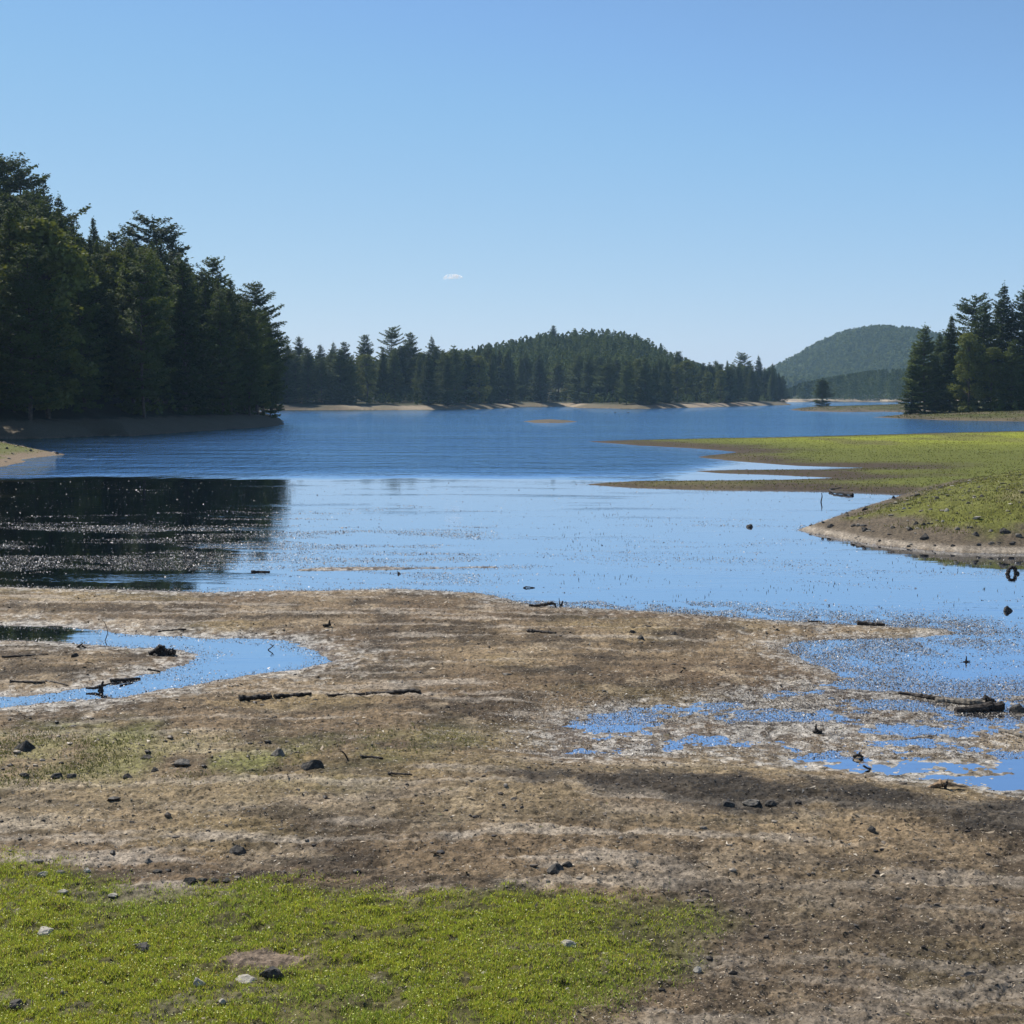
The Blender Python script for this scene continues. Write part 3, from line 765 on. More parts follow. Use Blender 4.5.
rock(149, 862, 10, 'small leaning stone left of the loose clods', M_ROCKG, 0.6, ang=1)
rock(239, 853, 20, 'dark round-backed rock on brown mud beyond the grass', M_ROCKD, 0.6)
rock(190, 882, 15, 'dark rock at the left end of a row of clods by the grass', M_ROCKD, 0.6)
for u, v, w, l in [(203, 880, 11, 'first clod right of the dark rock by the grass'), (214, 881, 10, 'second clod right of the dark rock by the grass'), (227, 881, 11, 'last clod of the row right of the dark rock by the grass'),
                   (157, 872, 10, 'left clod of the loose group on mud above the grass'), (168, 871, 9, 'middle clod of the loose group on mud above the grass')]:
    rock(u, v, w, l, M_ROCKD, 0.4, ang=1, name='mud_clod', cat='clod')
rock(25, 750, 24, 'dark pyramid-shaped rock at the left edge of the olive growth', M_ROCKD, 0.62, ang=1)
rock(313, 768, 25, 'dark rough boulder right of the olive growth', M_ROCKD, 0.62)
rock(279, 755, 17, 'small angular brown rock just left of the rough boulder', M_ROCKG, 0.6, ang=1)
rock(57, 777, 14, 'left one of two dark stones side by side in olive growth', M_ROCKD, 0.5)
rock(71, 776, 13, 'right one of two dark stones side by side in olive growth', M_ROCKD, 0.4)
rock(24, 776, 10, 'small dark stone left of the side-by-side pair', M_ROCKD, 0.5)
rock(128, 778, 11, 'small dark stone below the flat brown slab', M_ROCKD, 0.6)
rock(155, 771, 10, 'small dark stone under the right flat slab', M_ROCKD, 0.6)
rock(181, 763, 19, 'flat brownish slab in the olive growth', M_ROCKG, 0.35, ang=1)
rock(147, 758, 15, 'dark flat clump behind the small dark stones', M_ROCKD, 0.35, ang=1)
rock(555, 871, 24, 'black lumpy clod on tan mud above the middle of the grass', M_ROCKD, 0.5, ang=1)
rock(567, 866, 11, 'small black clod touching the right side of the lumpy one', M_ROCKD, 0.6)
rock(728, 805, 15, 'left black rock on the near edge of the dark peat strip', M_ROCKD, 0.5)
rock(770, 804, 15, 'right black rock on the near edge of the dark peat strip', M_ROCKD, 0.5)
rock(752, 803, 22, 'low tan mud hump between two black rocks', M_ROCKG, 0.28)
rock(871, 831, 11, 'small black rock on litter below the peat strip', M_ROCKD, 0.6)
rock(704, 829, 9, 'small brown rock left of centre below the peat strip', M_ROCKG, 0.6, ang=1)
rock(750, 527, 8, 'black rock breaking the open water left of the grassy mound', M_ROCKD, 0.7)
rock(1008, 611, 10, 'black rounded rock in the water near the right edge', M_ROCKD, 0.8)
rock(1018, 712, 18, 'black boulder at the right edge beside the waterlogged logs', M_ROCKD, 0.8)
rock(75, 657, 9, 'small dark rock on the mud tongue left of the stump', M_ROCKD, 0.8)
rock(632, 633, 8, 'small dark rock on mud right of centre near the shore', M_ROCKD, 0.7)
rock(641, 639, 9, 'small dark rock just below another near the shore', M_ROCKD, 0.7)
rock(675, 635, 8, 'dark pointed rock right of the small pair near the shore', M_ROCKD, 0.7, ang=1)
rock(399, 574, 4, 'tiny dark rock in the water beside the floating weed band', M_ROCKD, 0.9)
mst = [(831, 527, 8, 'd'), (854, 526, 7, 'd'), (865, 531, 8, 'd'), (916, 524, 6, 'd'), (924, 525, 6, 'd'), (932, 524, 4, 'd'), (943, 522, 5, 'p'), (925, 538, 12, 'd'), (910, 530, 8, 'd'), (957, 530, 7, 'g'),
       (976, 536, 9, 'd'), (1005, 532, 11, 'd'), (1018, 536, 8, 'g'), (990, 544, 4, 'd'), (999, 543, 4, 'd'), (1014, 543, 5, 'd'), (917, 496, 8, 'd'), (947, 511, 6, 'p'), (937, 499, 6, 'g'), (982, 497, 6, 'g'),
       (953, 546, 5, 'd'), (909, 547, 5, 'd'), (893, 528, 6, 'd'), (847, 516, 5, 'g'), (865, 510, 7, 'd'), (904, 509, 5, 'p'), (991, 531, 5, 'g'), (880, 541, 4, 'd'), (935, 546, 4, 'd'), (968, 528, 4, 'd')]
mat_of = {'d': (M_ROCKD, 'dark'), 'g': (M_ROCKG, 'grey'), 'p': (M_ROCKP, 'pale')}
special = {7: 'largest dark stone on the bare lower slope of the grassy mound', 11: 'large dark stone near the right edge of the grassy mound', 16: 'dark stone on the back edge where mound meets the green flat',
           0: 'dark stone nearest the tip of the grassy mound', 1: 'dark stone second from the tip of the grassy mound', 2: 'dark stone third from the tip of the grassy mound, nearer the water'}
for i, (u, v, w, k) in enumerate(mst):
    m, c = mat_of[k]
    zone = 'at the waterline of' if v > 540 else ('on the bare lower slope of' if v > 522 else 'in the grass on top of')
    rock(u, v, w, special.get(i, f'small {c} stone {zone} the grassy mound'), m, 0.6, group=None if i in special else f'small {c} stones {zone} the grassy mound')
for u, v, w, l in [(7, 449, 4, 'dark stone at the left edge on top of the small left spit'), (18, 446, 3, 'left of two dark stones high on the small left spit'), (23, 446, 3, 'right of two dark stones high on the small left spit'),
                   (31, 451, 4, 'dark stone mid-way along the small left spit'), (12, 454, 3, 'dark stone low near the left edge on the small left spit'), (57, 454, 4, 'dark stone at the tip of the small left spit')]:
    rock(u, v, w, l, M_ROCKD, 0.7)

def wood_piece(name, base, segs, label, m, cat, rings=10, knots=True, group=None):
    """limbs grown as tapered, wobbly tubes, closed at the ends; base=(x,y,z)"""
    V = []; Fc = []; off = 0
    for pts, r0, r1 in segs:
        pts = [Vector(p) for p in pts]; n = max(6, int(len(pts) * 4)); P = []
        for i in range(n):
            t = i / (n - 1) * (len(pts) - 1); k = min(int(t), len(pts) - 2); P.append(pts[k].lerp(pts[k + 1], t - k))
        for i, p in enumerate(P):
            T = (P[min(i + 1, n - 1)] - P[max(i - 1, 0)]).normalized(); up = Vector((0, 0, 1)) if abs(T.z) < 0.9 else Vector((1, 0, 0))
            a = T.cross(up).normalized(); b = T.cross(a); f = i / (n - 1); r = r0 + (r1 - r0) * f
            jx = random.gauss(0, 0.12) * r; jz = random.gauss(0, 0.12) * r
            for k in range(rings):
                an = k * 6.283 / rings; rr = r * (1 + 0.22 * math.sin(an * 3 + i * 0.6) * math.sin(i * 1.1 + k) + random.gauss(0, 0.07))
                V.append(p + a * (math.cos(an) * rr + jx) + b * (math.sin(an) * rr * 0.85 + jz))
        for i in range(n - 1):
            for k in range(rings):
                k2 = (k + 1) % rings; Fc.append((off + i * rings + k, off + i * rings + k2, off + (i + 1) * rings + k2, off + (i + 1) * rings + k))
        for s, i in ((0, 0), (1, n - 1)):
            c = len(V); V.append(P[i]); 
            for k in range(rings):
                k2 = (k + 1) % rings; Fc.append((c, off + i * rings + k, off + i * rings + k2) if s else (c, off + i * rings + k2, off + i * rings + k))
        off = len(V)
    me = bpy.data.meshes.new(name); me.from_pydata([tuple(v) for v in V], [], Fc); me.update()
    o = link(name, me, m); o.location = base; tag(o, label, cat, group); return o

def pxw(u1, v1, u2, v2):
    a = spot(u1, v1); b = spot(u2, v2); return a, b

def logpx(u1, v1, u2, v2, rpx, label, m=M_WOODD, r2=None, wob=0.03, name='driftwood_log', cat='log', n=5):
    a, b = pxw(u1, v1, u2, v2); A3 = Vector(a[:3]); B3 = Vector(b[:3]); r = rpx / FOC * a[3]; rr = (r2 or rpx * 0.7) / FOC * b[3]
    ln = (B3 - A3).length; pts = []
    for i in range(n):
        t = i / (n - 1); p = A3.lerp(B3, t) - A3; p.z += (r + (rr - r) * t) * 0.55; p.y += random.gauss(0, wob) * ln if 0 < i < n - 1 else 0; pts.append(p)
    return wood_piece(name, A3, [(pts, r, rr)], label, m, cat)

logpx(239, 700, 272, 698, 3.2, 'black log on mud below the left pool, left one of two end to end', r2=2.6)
logpx(274, 698, 311, 695, 2.6, 'thinner black log continuing the left log below the pool', r2=1.8)
logpx(328, 697, 365, 695, 1.4, 'thin dark branch lying between the two black logs', r2=1.8, name='fallen_branch', cat='branch')
logpx(366, 695, 420, 693, 2.0, 'long black log with thick right end, right of the pair below the pool', r2=3.0)
logpx(857, 625, 885, 626, 3.0, 'short dark log on the thin mud tongue at right', r2=2.0)
logpx(528, 632, 556, 634, 2.2, 'dark flattened log on mud just below the middle shore', r2=1.2)
logpx(251, 572, 270, 572, 1.2, 'short dark log afloat at the left end of the weed band', r2=0.8)
logpx(898, 694, 942, 701, 2.0, 'long thin log reaching from the mud to the waterlogged pile', r2=3.0)
logpx(935, 702, 985, 706, 3.0, 'grey topped log at the back of the waterlogged pile at right', M_WOODG, r2=5.0)
logpx(955, 712, 1003, 710, 3.4, 'thick black log at the front of the waterlogged pile at right', r2=6.0)
logpx(158, 632, 186, 630, 1.0, 'thin stick half sunk in mud above the left pool', r2=1.2, name='fallen_branch', cat='branch')
logpx(2, 658, 48, 655, 1.3, 'thin dark branch on the mud tongue at the left edge', r2=1.0, name='fallen_branch', cat='branch')
logpx(10, 682, 45, 683, 1.4, 'dark branch on the mud tongue near its lower left shore', r2=1.0, name='fallen_branch', cat='branch')
logpx(46, 682, 68, 686, 1.2, 'thin branch running into the forked root at the pool', r2=1.0, name='fallen_branch', cat='branch')
logpx(110, 682, 140, 679, 2.2, 'dark branch pile on the pale shore of the mud tongue', r2=1.4, name='fallen_branch', cat='branch')
logpx(148, 670, 160, 672, 1.4, 'short dark stick on the pale shore under the stump', r2=1.0, name='fallen_branch', cat='branch')
logpx(120, 686, 133, 683, 0.9, 'pale stick lying in the pool right of the forked root', r2=0.5, name='fallen_branch', cat='branch')
logpx(360, 757, 383, 759, 1.2, 'low curved stick on mud right of the bent twig', r2=1.4, wob=0.08, name='fallen_branch', cat='branch')
logpx(388, 774, 412, 775, 1.4, 'dark stick on mud above the peat strip, left', r2=1.0, name='fallen_branch', cat='branch')
logpx(808, 355 + 0 * 1 + 0 + 267, 0 + 822, 622, 0.01 + 0.9, 'tiny dark stick on the shore left of the short log', r2=0.8, name='fallen_branch', cat='branch')
logpx(1000, 731, 1026, 738, 2.2, 'tilted grey plank on a mud hump at the right edge', M_WOODG, r2=2.4, name='plank', cat='plank')

def at_px(u, v):
    x, y, z, t = spot(u, v); return Vector((x, y, z)), t / FOC

# stump by the pool and other pieces given as small shapes in units of pixels at their distance
def piece(u, v, segs, label, name='driftwood', cat='driftwood', m=M_WOODD):
    b, s = at_px(u, v)
    sg = [([Vector(p) * s for p in pts], r0 * s, r1 * s) for pts, r0, r1 in segs]
    return wood_piece(name, b, sg, label, m, cat)
piece(162, 655, [([(-13, 0, 1), (-6, 1, 4), (2, 0, 5)], 2.0, 5.0), ([(-3, 0, 0), (-2, 0, 6), (-1, 0, 10)], 6.5, 3.0), ([(2, 0, 2), (7, 1, 3), (13, 0, 2.5)], 5.0, 3.0), ([(10, 0, 2), (11, 0, 7)], 2.2, 0.8), ([(3, -3, 1), (6, -8, 0)], 3, 1)],
      'black stump with spreading roots on the mud tongue in the left pool', 'tree_stump', 'stump')
piece(100, 691, [([(-14, 0, 3), (-6, 0, 3), (0, 0, 4)], 1.0, 2.4), ([(0, 0, -2), (1.5, 0, 4), (3.5, 0, 10)], 3.4, 1.0), ([(2, 0, 5), (8, 1, 7), (15, 2, 8)], 1.4, 0.5)],
      'black forked root with a pointed top standing in the left pool', 'root', 'root')
piece(106, 641 + 0 * 1, [([(-1, 0, 0), (2, 0, 8), (1, 0, 14)], 0.5, 0.35), ([(1, 0, 14), (-1, 0, 19), (-3, 0, 21)], 0.35, 0.25)], 'thin curved twig standing in the left pool', 'twig', 'twig')
piece(271, 650, [([(-3, 0, 0), (2, 0, 4), (3, 0, 5)], 0.6, 0.5), ([(2, 0, 4), (-1, 0, 6)], 0.5, 0.3)], 'small hooked twig in the right end of the left pool', 'twig', 'twig')
piece(81, 648, [([(-4, 0, 0), (0, 0, 3), (2, 0, 5)], 1.4, 0.5), ([(1, 0, 2), (5, 0, 0)], 1.2, 0.6)], 'small tent-shaped driftwood at the upper shore of the mud tongue')
piece(327, 627, [([(-4, 0, 1), (1, 0, 2), (4, 0, 2)], 1.5, 1.6), ([(2, 0, 2), (3, 0, 7)], 1.5, 0.6)], 'dark hooked stub on mud right of the left pool')
piece(543, 607, [([(-14, 0, 2), (-9, 0, 1), (-3, 0, 2), (4, 0, 3), (9, 0, 4)], 1.4, 2.0), ([(8, 0, 4), (12, 0, 3), (13, 0, -1)], 1.6, 0.8)], 'black arched driftwood at the middle shoreline')
piece(561, 606, [([(-1, 0, 0), (-2, 0, 8)], 0.7, 0.3), ([(0, 0, 0), (2, 0, 5)], 1.3, 0.8)], 'pair of short upright sticks beside the arched driftwood', 'twig', 'twig')
piece(527, 588, [([(-4, 0, -0.5), (-1, 0, 1.2), (3, 0, 0.8), (8, 0, 0)], 0.9, 0.6)], 'small curved root in shallow water above the arched driftwood', 'root', 'root')
piece(985, 705, [([(-9, 0, 0), (-3, 0, 4), (2, 0, 9)], 3.0, 2.6), ([(-2, 0, 3), (6, 0, 5), (10, 0, 2)], 4.6, 2.6)], 'black jagged stump rising behind the waterlogged logs', 'tree_stump', 'stump')
piece(942, 788, [([(-14, 0, 0), (-6, 0, 3), (0, 0, 5)], 1.6, 4.4), ([(0, 0, 4), (8, 0, 4), (24, 1, 1)], 3.8, 1.0)], 'broken tan stump with a long tapering root on the wet mud at right', 'tree_stump', 'stump', M_WOODT)
piece(946, 789, [([(-1, -1, 0), (0, -1, 5), (0.5, -1, 8)], 2.0, 1.2)], 'black splinter stub leaning on the broken tan stump', 'stump', 'stump')
piece(817, 733, [([(-4, 0, 0), (0, 0, 2), (5, 0, 1)], 2.0, 2.0), ([(-1, 0, 2), (-1, 0, 9)], 1.6, 0.6)], 'small black stub with an upright spike among the puddles', 'stub', 'stub')
piece(858, 758, [([(-5, 0, 1), (0, 0, 3), (5, 0, 1)], 1.6, 1.6), ([(1, 0, 2), (2, 0, 6)], 1.6, 0.8)], 'dark lumpy root in the middle of the largest puddle', 'root', 'root')
piece(866, 770, [([(-3, 0, 4), (1, 0, 2), (5, 0, 1)], 1.2, 1.3)], 'small dark beak-shaped root at the near edge of the largest puddle', 'root', 'root')
piece(966, 662, [([(0, 0, 0), (0.3, 0, 6)], 1.3, 0.5), ([(-3, 0, 0), (4, 0, 1)], 0.9, 0.7)], 'short black spike in the shallow water at right', 'stub', 'stub')
piece(821, 502, [([(0, 0, 0), (1, 0, 6), (0.4, 0, 9)], 0.7, 0.4)], 'thin upright stake in the water off the green spit', 'stake', 'stake')
a = at_px(850, 491)
piece(852, 494, [([(-4, -20, 1), (-17, 4, 1.6), (-14, 40, 1.6), (2, 60, 1.6), (16, 56, 1.4)], 1.5, 0.8)], 'dark curved log looping on the edge of the green spit')
piece(346, 760, [([(2, 0, 0), (-1, 0, 6), (-4, 0, 9)], 0.9, 0.7), ([(-4, 0, 9), (-6, 0, 9)], 0.7, 0.5)], 'bent black twig standing on mud right of the rough boulder', 'twig', 'twig')
piece(682, 673, [([(-2, 0, 0), (1, 0, 3)], 1.2, 0.5)], 'tiny dark stub on mud at the start of the pale wet ground', 'stub', 'stub')
# root ring in the right shallows
arch = [(4.4 * math.cos(t), 0, -1 + 8.0 * math.sin(t)) for t in np.linspace(0.0, 3.14, 8)]
piece(1012, 574, [(arch, 2.3, 2.2), ([(5, 0, 0), (7, 0, 1.5)], 2.0, 1.4)], 'black arch-shaped root standing in the right shallows', 'root', 'root')

def bird(u, v, label):
    b, s = at_px(u, v)
    bm = bmesh.new(); bmesh.ops.create_icosphere(bm, subdivisions=3, radius=1)
    for w in bm.verts:
        p = w.co; taper = 1 - 0.45 * max(-p.x, 0); w.co = Vector((p.x * 0.36, p.y * 0.17 * taper, p.z * 0.14 * taper + 0.07 + 0.08 * max(-p.x, 0) ** 2))
    me = bpy.data.meshes.new('body'); bm.to_mesh(me); bm.free()
    for f in me.polygons: f.use_smooth = True
    o = link('waterbird', me, M_BIRD); o.location = b; tag(o, label, 'bird')
    hd = wood_piece('head', (0, 0, 0), [([(0.24, 0, 0.1), (0.30, 0, 0.24), (0.31, 0, 0.34), (0.36, 0, 0.37)], 0.07, 0.05), ([(0.36, 0, 0.365), (0.46, 0, 0.345)], 0.03, 0.012)], None, M_BIRD, None)
    hd.parent = o
bird(615, 413, 'left of two tiny dark birds on the open water'); bird(628, 413, 'right of two tiny dark birds on the open water')

# gravel stones on the low island in the lake stay part of its ground

def scree(name, label, n, ulo, uhi, ylo, yhi, test, s0, cols, wts):
    bm = bmesh.new(); bmesh.ops.create_icosphere(bm, subdivisions=1, radius=1); bv = np.array([v.co[:] for v in bm.verts]); bf = np.array([[v.index for v in f.verts] for f in bm.faces]); bm.free()
    d_ = rng.uniform(ylo, yhi, n); u_ = rng.uniform(ulo, uhi, n); x = (u_ - 512) / FOC * d_; z, q = height(x, d_, True)
    k = test(x, d_, z, q) & (fbm(x / 1.3, d_ / 1.3, 3, 131) > rng.uniform(-0.6, 0.7, n)); x, y, z = x[k], d_[k], z[k]; m = len(x)
    s = rng.lognormal(math.log(s0), 0.5, m)[:, None, None]
    V = bv[None] * (1 + rng.normal(0, 0.2, (m, len(bv), 1))) * s * rng.uniform(0.5, 1.2, (m, 1, 3)) * np.array([1.2, 1, 0.6]) + np.stack([x, y, z + s[:, 0, 0] * 0.15], -1)[:, None]
    Fq = (bf[None] + (np.arange(m) * len(bv))[:, None, None]).reshape(-1, 3)
    me = npmesh(name, V.reshape(-1, 3), Fq); vcol(me, 'albedo', np.repeat(pal(m, cols, wts), len(bv), axis=0))
    o = link(name, me, M_FLAKE); tag(o, label, 'pebbles', kind='stuff')
def pal(n, cols, wts):
    cols = np.array(cols); k = rng.choice(len(cols), n, p=np.array(wts) / sum(wts)); return np.clip(cols[k] * rng.uniform(0.75, 1.3, (n, 1)), 0.005, 0.85)
scree('mound_pebbles', 'many small pebbles littering the grassy mound', 2600, 790, 1300, 44, 75, lambda x, y, z, q: q['e'] > 0.15, 0.045, [(0.05, 0.045, 0.04), (0.16, 0.14, 0.11), (0.34, 0.30, 0.24)], [4, 2, 1.2])
scree('spit_pebbles', 'small pebbles on the left spit', 500, -250, 64, 95, 150, lambda x, y, z, q: q['j'] > 0.2, 0.09, [(0.05, 0.045, 0.04), (0.25, 0.20, 0.15)], [2, 2])
scree('mud_crumbs', 'small dark crumbs of dried mud scattered over the near flat', 9000, -150, 1180, 11, 30, lambda x, y, z, q: (z > 0.02) & (sdf(GR, x, y) < -0.1), 0.014, [(0.035, 0.028, 0.022), (0.12, 0.095, 0.07), (0.30, 0.25, 0.19)], [5, 3, 1.2])

# ------------------------------------------------------------------ grass, litter, weed (uncountable)
def tris_obj(name, label, V3, colr, m, cat):
    n = len(V3)
    me = npmesh(name, V3.reshape(-1, 3), np.arange(n * 3).reshape(n, 3))
    vcol(me, 'albedo', np.repeat(colr, 3, axis=0)); me.materials.append(m)
    o = link(name, me, None); tag(o, label, cat, kind='stuff'); return o

def blades(x, y, z, h, w, lean=0.5):
    n = len(x); an = rng.uniform(0, 6.28, n); dx = np.cos(an) * w / 2; dy = np.sin(an) * w / 2
    la = rng.uniform(0, 6.28, n); lm = rng.uniform(0, lean, n) * h
    return np.stack([np.stack([x - dx, y - dy, z - 0.004], -1), np.stack([x + dx, y + dy, z - 0.004], -1), np.stack([x + np.cos(la) * lm, y + np.sin(la) * lm, z + h], -1)], 1)

def pal(n, cols, wts):
    cols = np.array(cols); k = rng.choice(len(cols), n, p=np.array(wts) / sum(wts)); return np.clip(cols[k] * rng.uniform(0.75, 1.3, (n, 1)), 0.005, 0.85)

n = 820000
d_ = rng.uniform(9.5, 15.5, n); u_ = rng.uniform(-220, 760, n); x = (u_ - 512) / FOC * d_; y = d_
gs = sdf(GR, x, y) + 0.28 * fbm(x / 0.9, y / 1.3, 4, 71) + 0.4 * fbm(x / 0.3, y / 0.3, 3, 94); pn = fbm(x / 0.35, y / 0.35, 3, 91)
right = sst(-0.4, 1.7, x + 0.5 * fbm(x, y, 3, 92)) 
dens = sst(-0.4, 0.45, gs) * np.clip(1.0 - 0.75 * right, 0.1, 1) * (0.12 + 0.88 * sst(-0.5, -0.05, pn)) * sst(-0.62, -0.3, fbm(x / 0.13, y / 0.13, 2, 96))
hol = np.exp(-(((x - HOL[0]) / 0.40) ** 2 + ((y - HOL[1]) / 0.20) ** 2)); dens *= 1 - sst(0.25, 0.6, hol)
k = rng.random(n) < dens; x, y = x[k], y[k]; z = height(x, y); n = len(x); print('blades', n)
yel = sst(-0.4, 0.5, fbm(x / 1.2, y / 1.2, 2, 93))[:, None]
cg = pal(n, [(0.31, 0.39, 0.05), (0.40, 0.47, 0.07), (0.17, 0.22, 0.035), (0.56, 0.55, 0.11), (0.34, 0.27, 0.12)], [5, 5, 2.5, 2, 1.6]) * (1 - 0.15 * yel * np.array([[-1, -0.5, 1]]))
tris_obj('short_grass', 'short bright green grass growing over the near mud', blades(x, y, z, 0.008 + 0.036 * rng.random(n) ** 1.6, rng.uniform(0.005, 0.012, n), 1.1), cg, M_BLADE, 'grass')
# small yellow-green flower tips
n = 9000; k = rng.choice(len(x), n, replace=False); c = np.stack([x[k], y[k], z[k] + 0.045], -1)
V, Fq = quads(c, rng.normal(0, 0.5, (n, 3)) + np.array([0, -0.35, 1]), rng.uniform(0.008, 0.018, n), 0.9)
me = npmesh('flower_tips', V, Fq); vcol(me, 'albedo', np.repeat(pal(n, [(0.55, 0.58, 0.12), (0.62, 0.60, 0.30)], [4, 1]), 4, axis=0))
o = link('flower_tips', me, M_BLADE); tag(o, 'tiny yellow-green flower tips sprinkled over the near grass', 'flowers', kind='stuff')

# litter on the mud
def flakes(x, y, z, s, tilt, asp):
    n = len(x); Nn = np.stack([rng.normal(0, tilt, n), rng.normal(0, tilt, n), np.ones(n)], -1); Nn /= np.linalg.norm(Nn, axis=1, keepdims=True)
    r = rng.normal(size=(n, 3)); T = np.cross(Nn, r); T /= np.linalg.norm(T, axis=1, keepdims=True); Bt = np.cross(Nn, T)
    C_ = np.stack([x, y, z], -1); s = s[:, None]
    return np.stack([C_ - T * s / 2 - Bt * s * asp / 2, C_ + T * s / 2, C_ + Bt * s * asp / 2 - T * s * 0.2], 1)
n = 520000
d_ = 10 + 32 * rng.uniform(0, 1, n) ** 1.3; u_ = rng.uniform(-150, 1180, n); x = (u_ - 512) / FOC * d_; y = d_
z, q = height(x, y, True)
k = (z > 0.004) & ((sdf(GR, x, y) < -0.1) | (rng.random(n) < 0.25) | ((x > 0.3) & (rng.random(n) < 0.6))); x, y, z = x[k], y[k], z[k]; n = len(x)
s = rng.lognormal(math.log(0.017), 0.5, n) * (y / 18) ** 0.5
pe = sst(-0.2, 0.3, sdf(PEAT, x, y) + 0.8 * fbm(x / 0.9, y / 1.3, 4, 71) + 0.6 * fbm(x / 0.55, y / 0.8, 4, 77))[:, None] * (rng.random((n, 1)) < 0.78)
cl = pal(n, [(0.03, 0.023, 0.018), (0.13, 0.10, 0.066), (0.28, 0.215, 0.14), (0.46, 0.39, 0.29), (0.13, 0.115, 0.04)], [4.5, 4, 3, 1.5, 0.8])
cl = cl * (1 - pe) + 0.018 * pe
tris_obj('mud_litter', 'dry brown and tan plant litter strewn over the mud', flakes(x, y, z + s * 0.12, s, 0.38, 0.45), cl, M_FLAKE, 'litter')
# olive sprigs
n = 60000
d_ = rng.uniform(17, 24, n); u_ = rng.uniform(-150, 520, n); x = (u_ - 512) / FOC * d_; y = d_
ol = np.maximum(sst(-0.8, 0.8, sdf(OL1, x, y)), 0.35 * sst(-0.6, 0.6, sdf(OL2, x, y))) * sst(-0.3, 0.4, fbm(x / 0.7, y / 0.7, 3, 95))
k = rng.random(n) < ol; x, y = x[k], y[k]; z = height(x, y); n = len(x)
tris_obj('olive_sprigs', 'thin olive sprigs growing on the mud at left', blades(x, y, z, rng.uniform(0.015, 0.05, n), rng.uniform(0.01, 0.02, n), 0.9), pal(n, [(0.12, 0.13, 0.03), (0.17, 0.16, 0.05), (0.08, 0.09, 0.03)], [3, 2, 2]), M_BLADE, 'plants')
# tufts on the mound, the spits and the left spit
xs = []; ys = []; hs = []; cs = []
def tufts(n, ulo, uhi, ylo, yhi, key, lo, h, col, w):
    d_ = rng.uniform(ylo, yhi, n); u_ = rng.uniform(ulo, uhi, n); x = (u_ - 512) / FOC * d_
    z, q = height(x, d_, True); v = q[key]; k = (v > lo) & (fbm(x / 1.5, d_ / 1.5, 3, 97) > rng.uniform(-0.7, 0.5, n)); x, y, z = x[k], d_[k], z[k]; m = len(x)
    return blades(x, y, z, rng.uniform(0.4, 1, m) * h, rng.uniform(0.5, 1, m) * w, 0.9), pal(m, col, [3, 3, 1.5])
parts = [tufts(60000, 780, 1300, 270, 620, 'f', 1.0, 0.25, [(0.07, 0.075, 0.018), (0.11, 0.11, 0.022), (0.11, 0.085, 0.045)], 0.35),
         tufts(70000, 790, 1250, 44, 90, 'e', 1.5, 0.10, [(0.10, 0.11, 0.022), (0.17, 0.165, 0.035), (0.20, 0.16, 0.08)], 0.05),
         tufts(90000, 560, 1200, 68, 200, 'd', 0.8, 0.07, [(0.09, 0.10, 0.018), (0.15, 0.16, 0.024), (0.12, 0.09, 0.045)], 0.10),
         tufts(7000, -200, 70, 100, 150, 'j', 1.2, 0.10, [(0.13, 0.15, 0.03), (0.20, 0.19, 0.05), (0.28, 0.2, 0.12)], 0.12)]
tris_obj('low_tufts', 'low green and straw-coloured tufts covering the mound and the flat spits', np.concatenate([p[0] for p in parts]), np.concatenate([p[1] for p in parts]), M_BLADE, 'grass')

# wet weed and scum at the waterline and afloat on the calm water
n = 1100000
d_ = 19 + 64 * rng.uniform(0, 1, n) ** 1.25; u_ = rng.uniform(-120, 1150, n); x = (u_ - 512) / FOC * d_; y = d_
z, q = height(x, y, True)
edge = np.exp(-(z / 0.018) ** 2)
uu = u_; vv = HV + FOC * CAMH / y
yw = y + 1.6 * fbm(x / 5, y / 5, 3, 103); bn = fbm(x / 4.5 + 0.3 * y, yw / 1.5, 5, 101, 0.62)
band = sst(0.16, 0.48, bn - 0.5 * (1 - sst(488, 530, vv)) + 0.22 * np.exp(-((vv - 540) / 50) ** 2) * (uu < 500) + 0.10 * (uu < 300)) * np.where(uu < 480, 0.85, 0.28) + 0.012
b0x, b0y = g0(400, 567)
band = np.maximum(band, 0.8 * np.exp(-((y - b0y - 0.3 * np.sin(x)) / 0.45) ** 2) * sst(-7.6, -7.0, x) * (1 - sst(0.2, 1.8, x)))
b1x, b1y = g0(970, 665)
band = np.maximum(band, 0.5 * np.exp(-((y - b1y) / 0.5) ** 2) * sst(7.5, 8.3, x))
band = np.maximum(band, 0.95 * sst(0, 1.2, q['near'] + np.where((x > 5) & (y < 31), 1.9, np.where((x < 0) & (y < 32), 0.05, 0.6)) + 0.5 * bn) * (q['near'] < 0))
dens = np.where(z < -0.004, np.maximum(edge * 0.9, band * (y < 84) * (q['e'] < 0)), np.maximum(edge * 0.95, 0.9 * q['wet']))
dens *= np.where(y > 30, 1, 1.0)
k = (rng.random(n) < dens) & (q['d'] < 0) & (z > -3); x, y, z = x[k], y[k], np.maximum(z[k], 0.0); n = len(x); print('weed', n)
x0_, y0_, z0_ = x, y, z
m_ = 420000
d_ = rng.uniform(21, 34, m_); u_ = rng.uniform(500, 1180, m_); xe = (u_ - 512) / FOC * d_; ze, q = height(xe, d_, True)
de = np.where(ze > 0, np.maximum(q['wet'], np.exp(-(ze / 0.03) ** 2)) * 0.9, np.maximum(0.75 * sst(-2.6, -0.6, q['near'] + 0.6 * fbm(xe, d_, 3, 105)), 0.55 * np.exp(-(ze / 0.012) ** 2)))
k = rng.random(m_) < de * sst(-0.45, 0.0, fbm(xe / 0.5, d_ / 0.8, 3, 106))
x = np.concatenate([x, xe[k]]); y = np.concatenate([y, d_[k]]); z = np.concatenate([z, np.maximum(ze[k], 0)]); n = len(x)
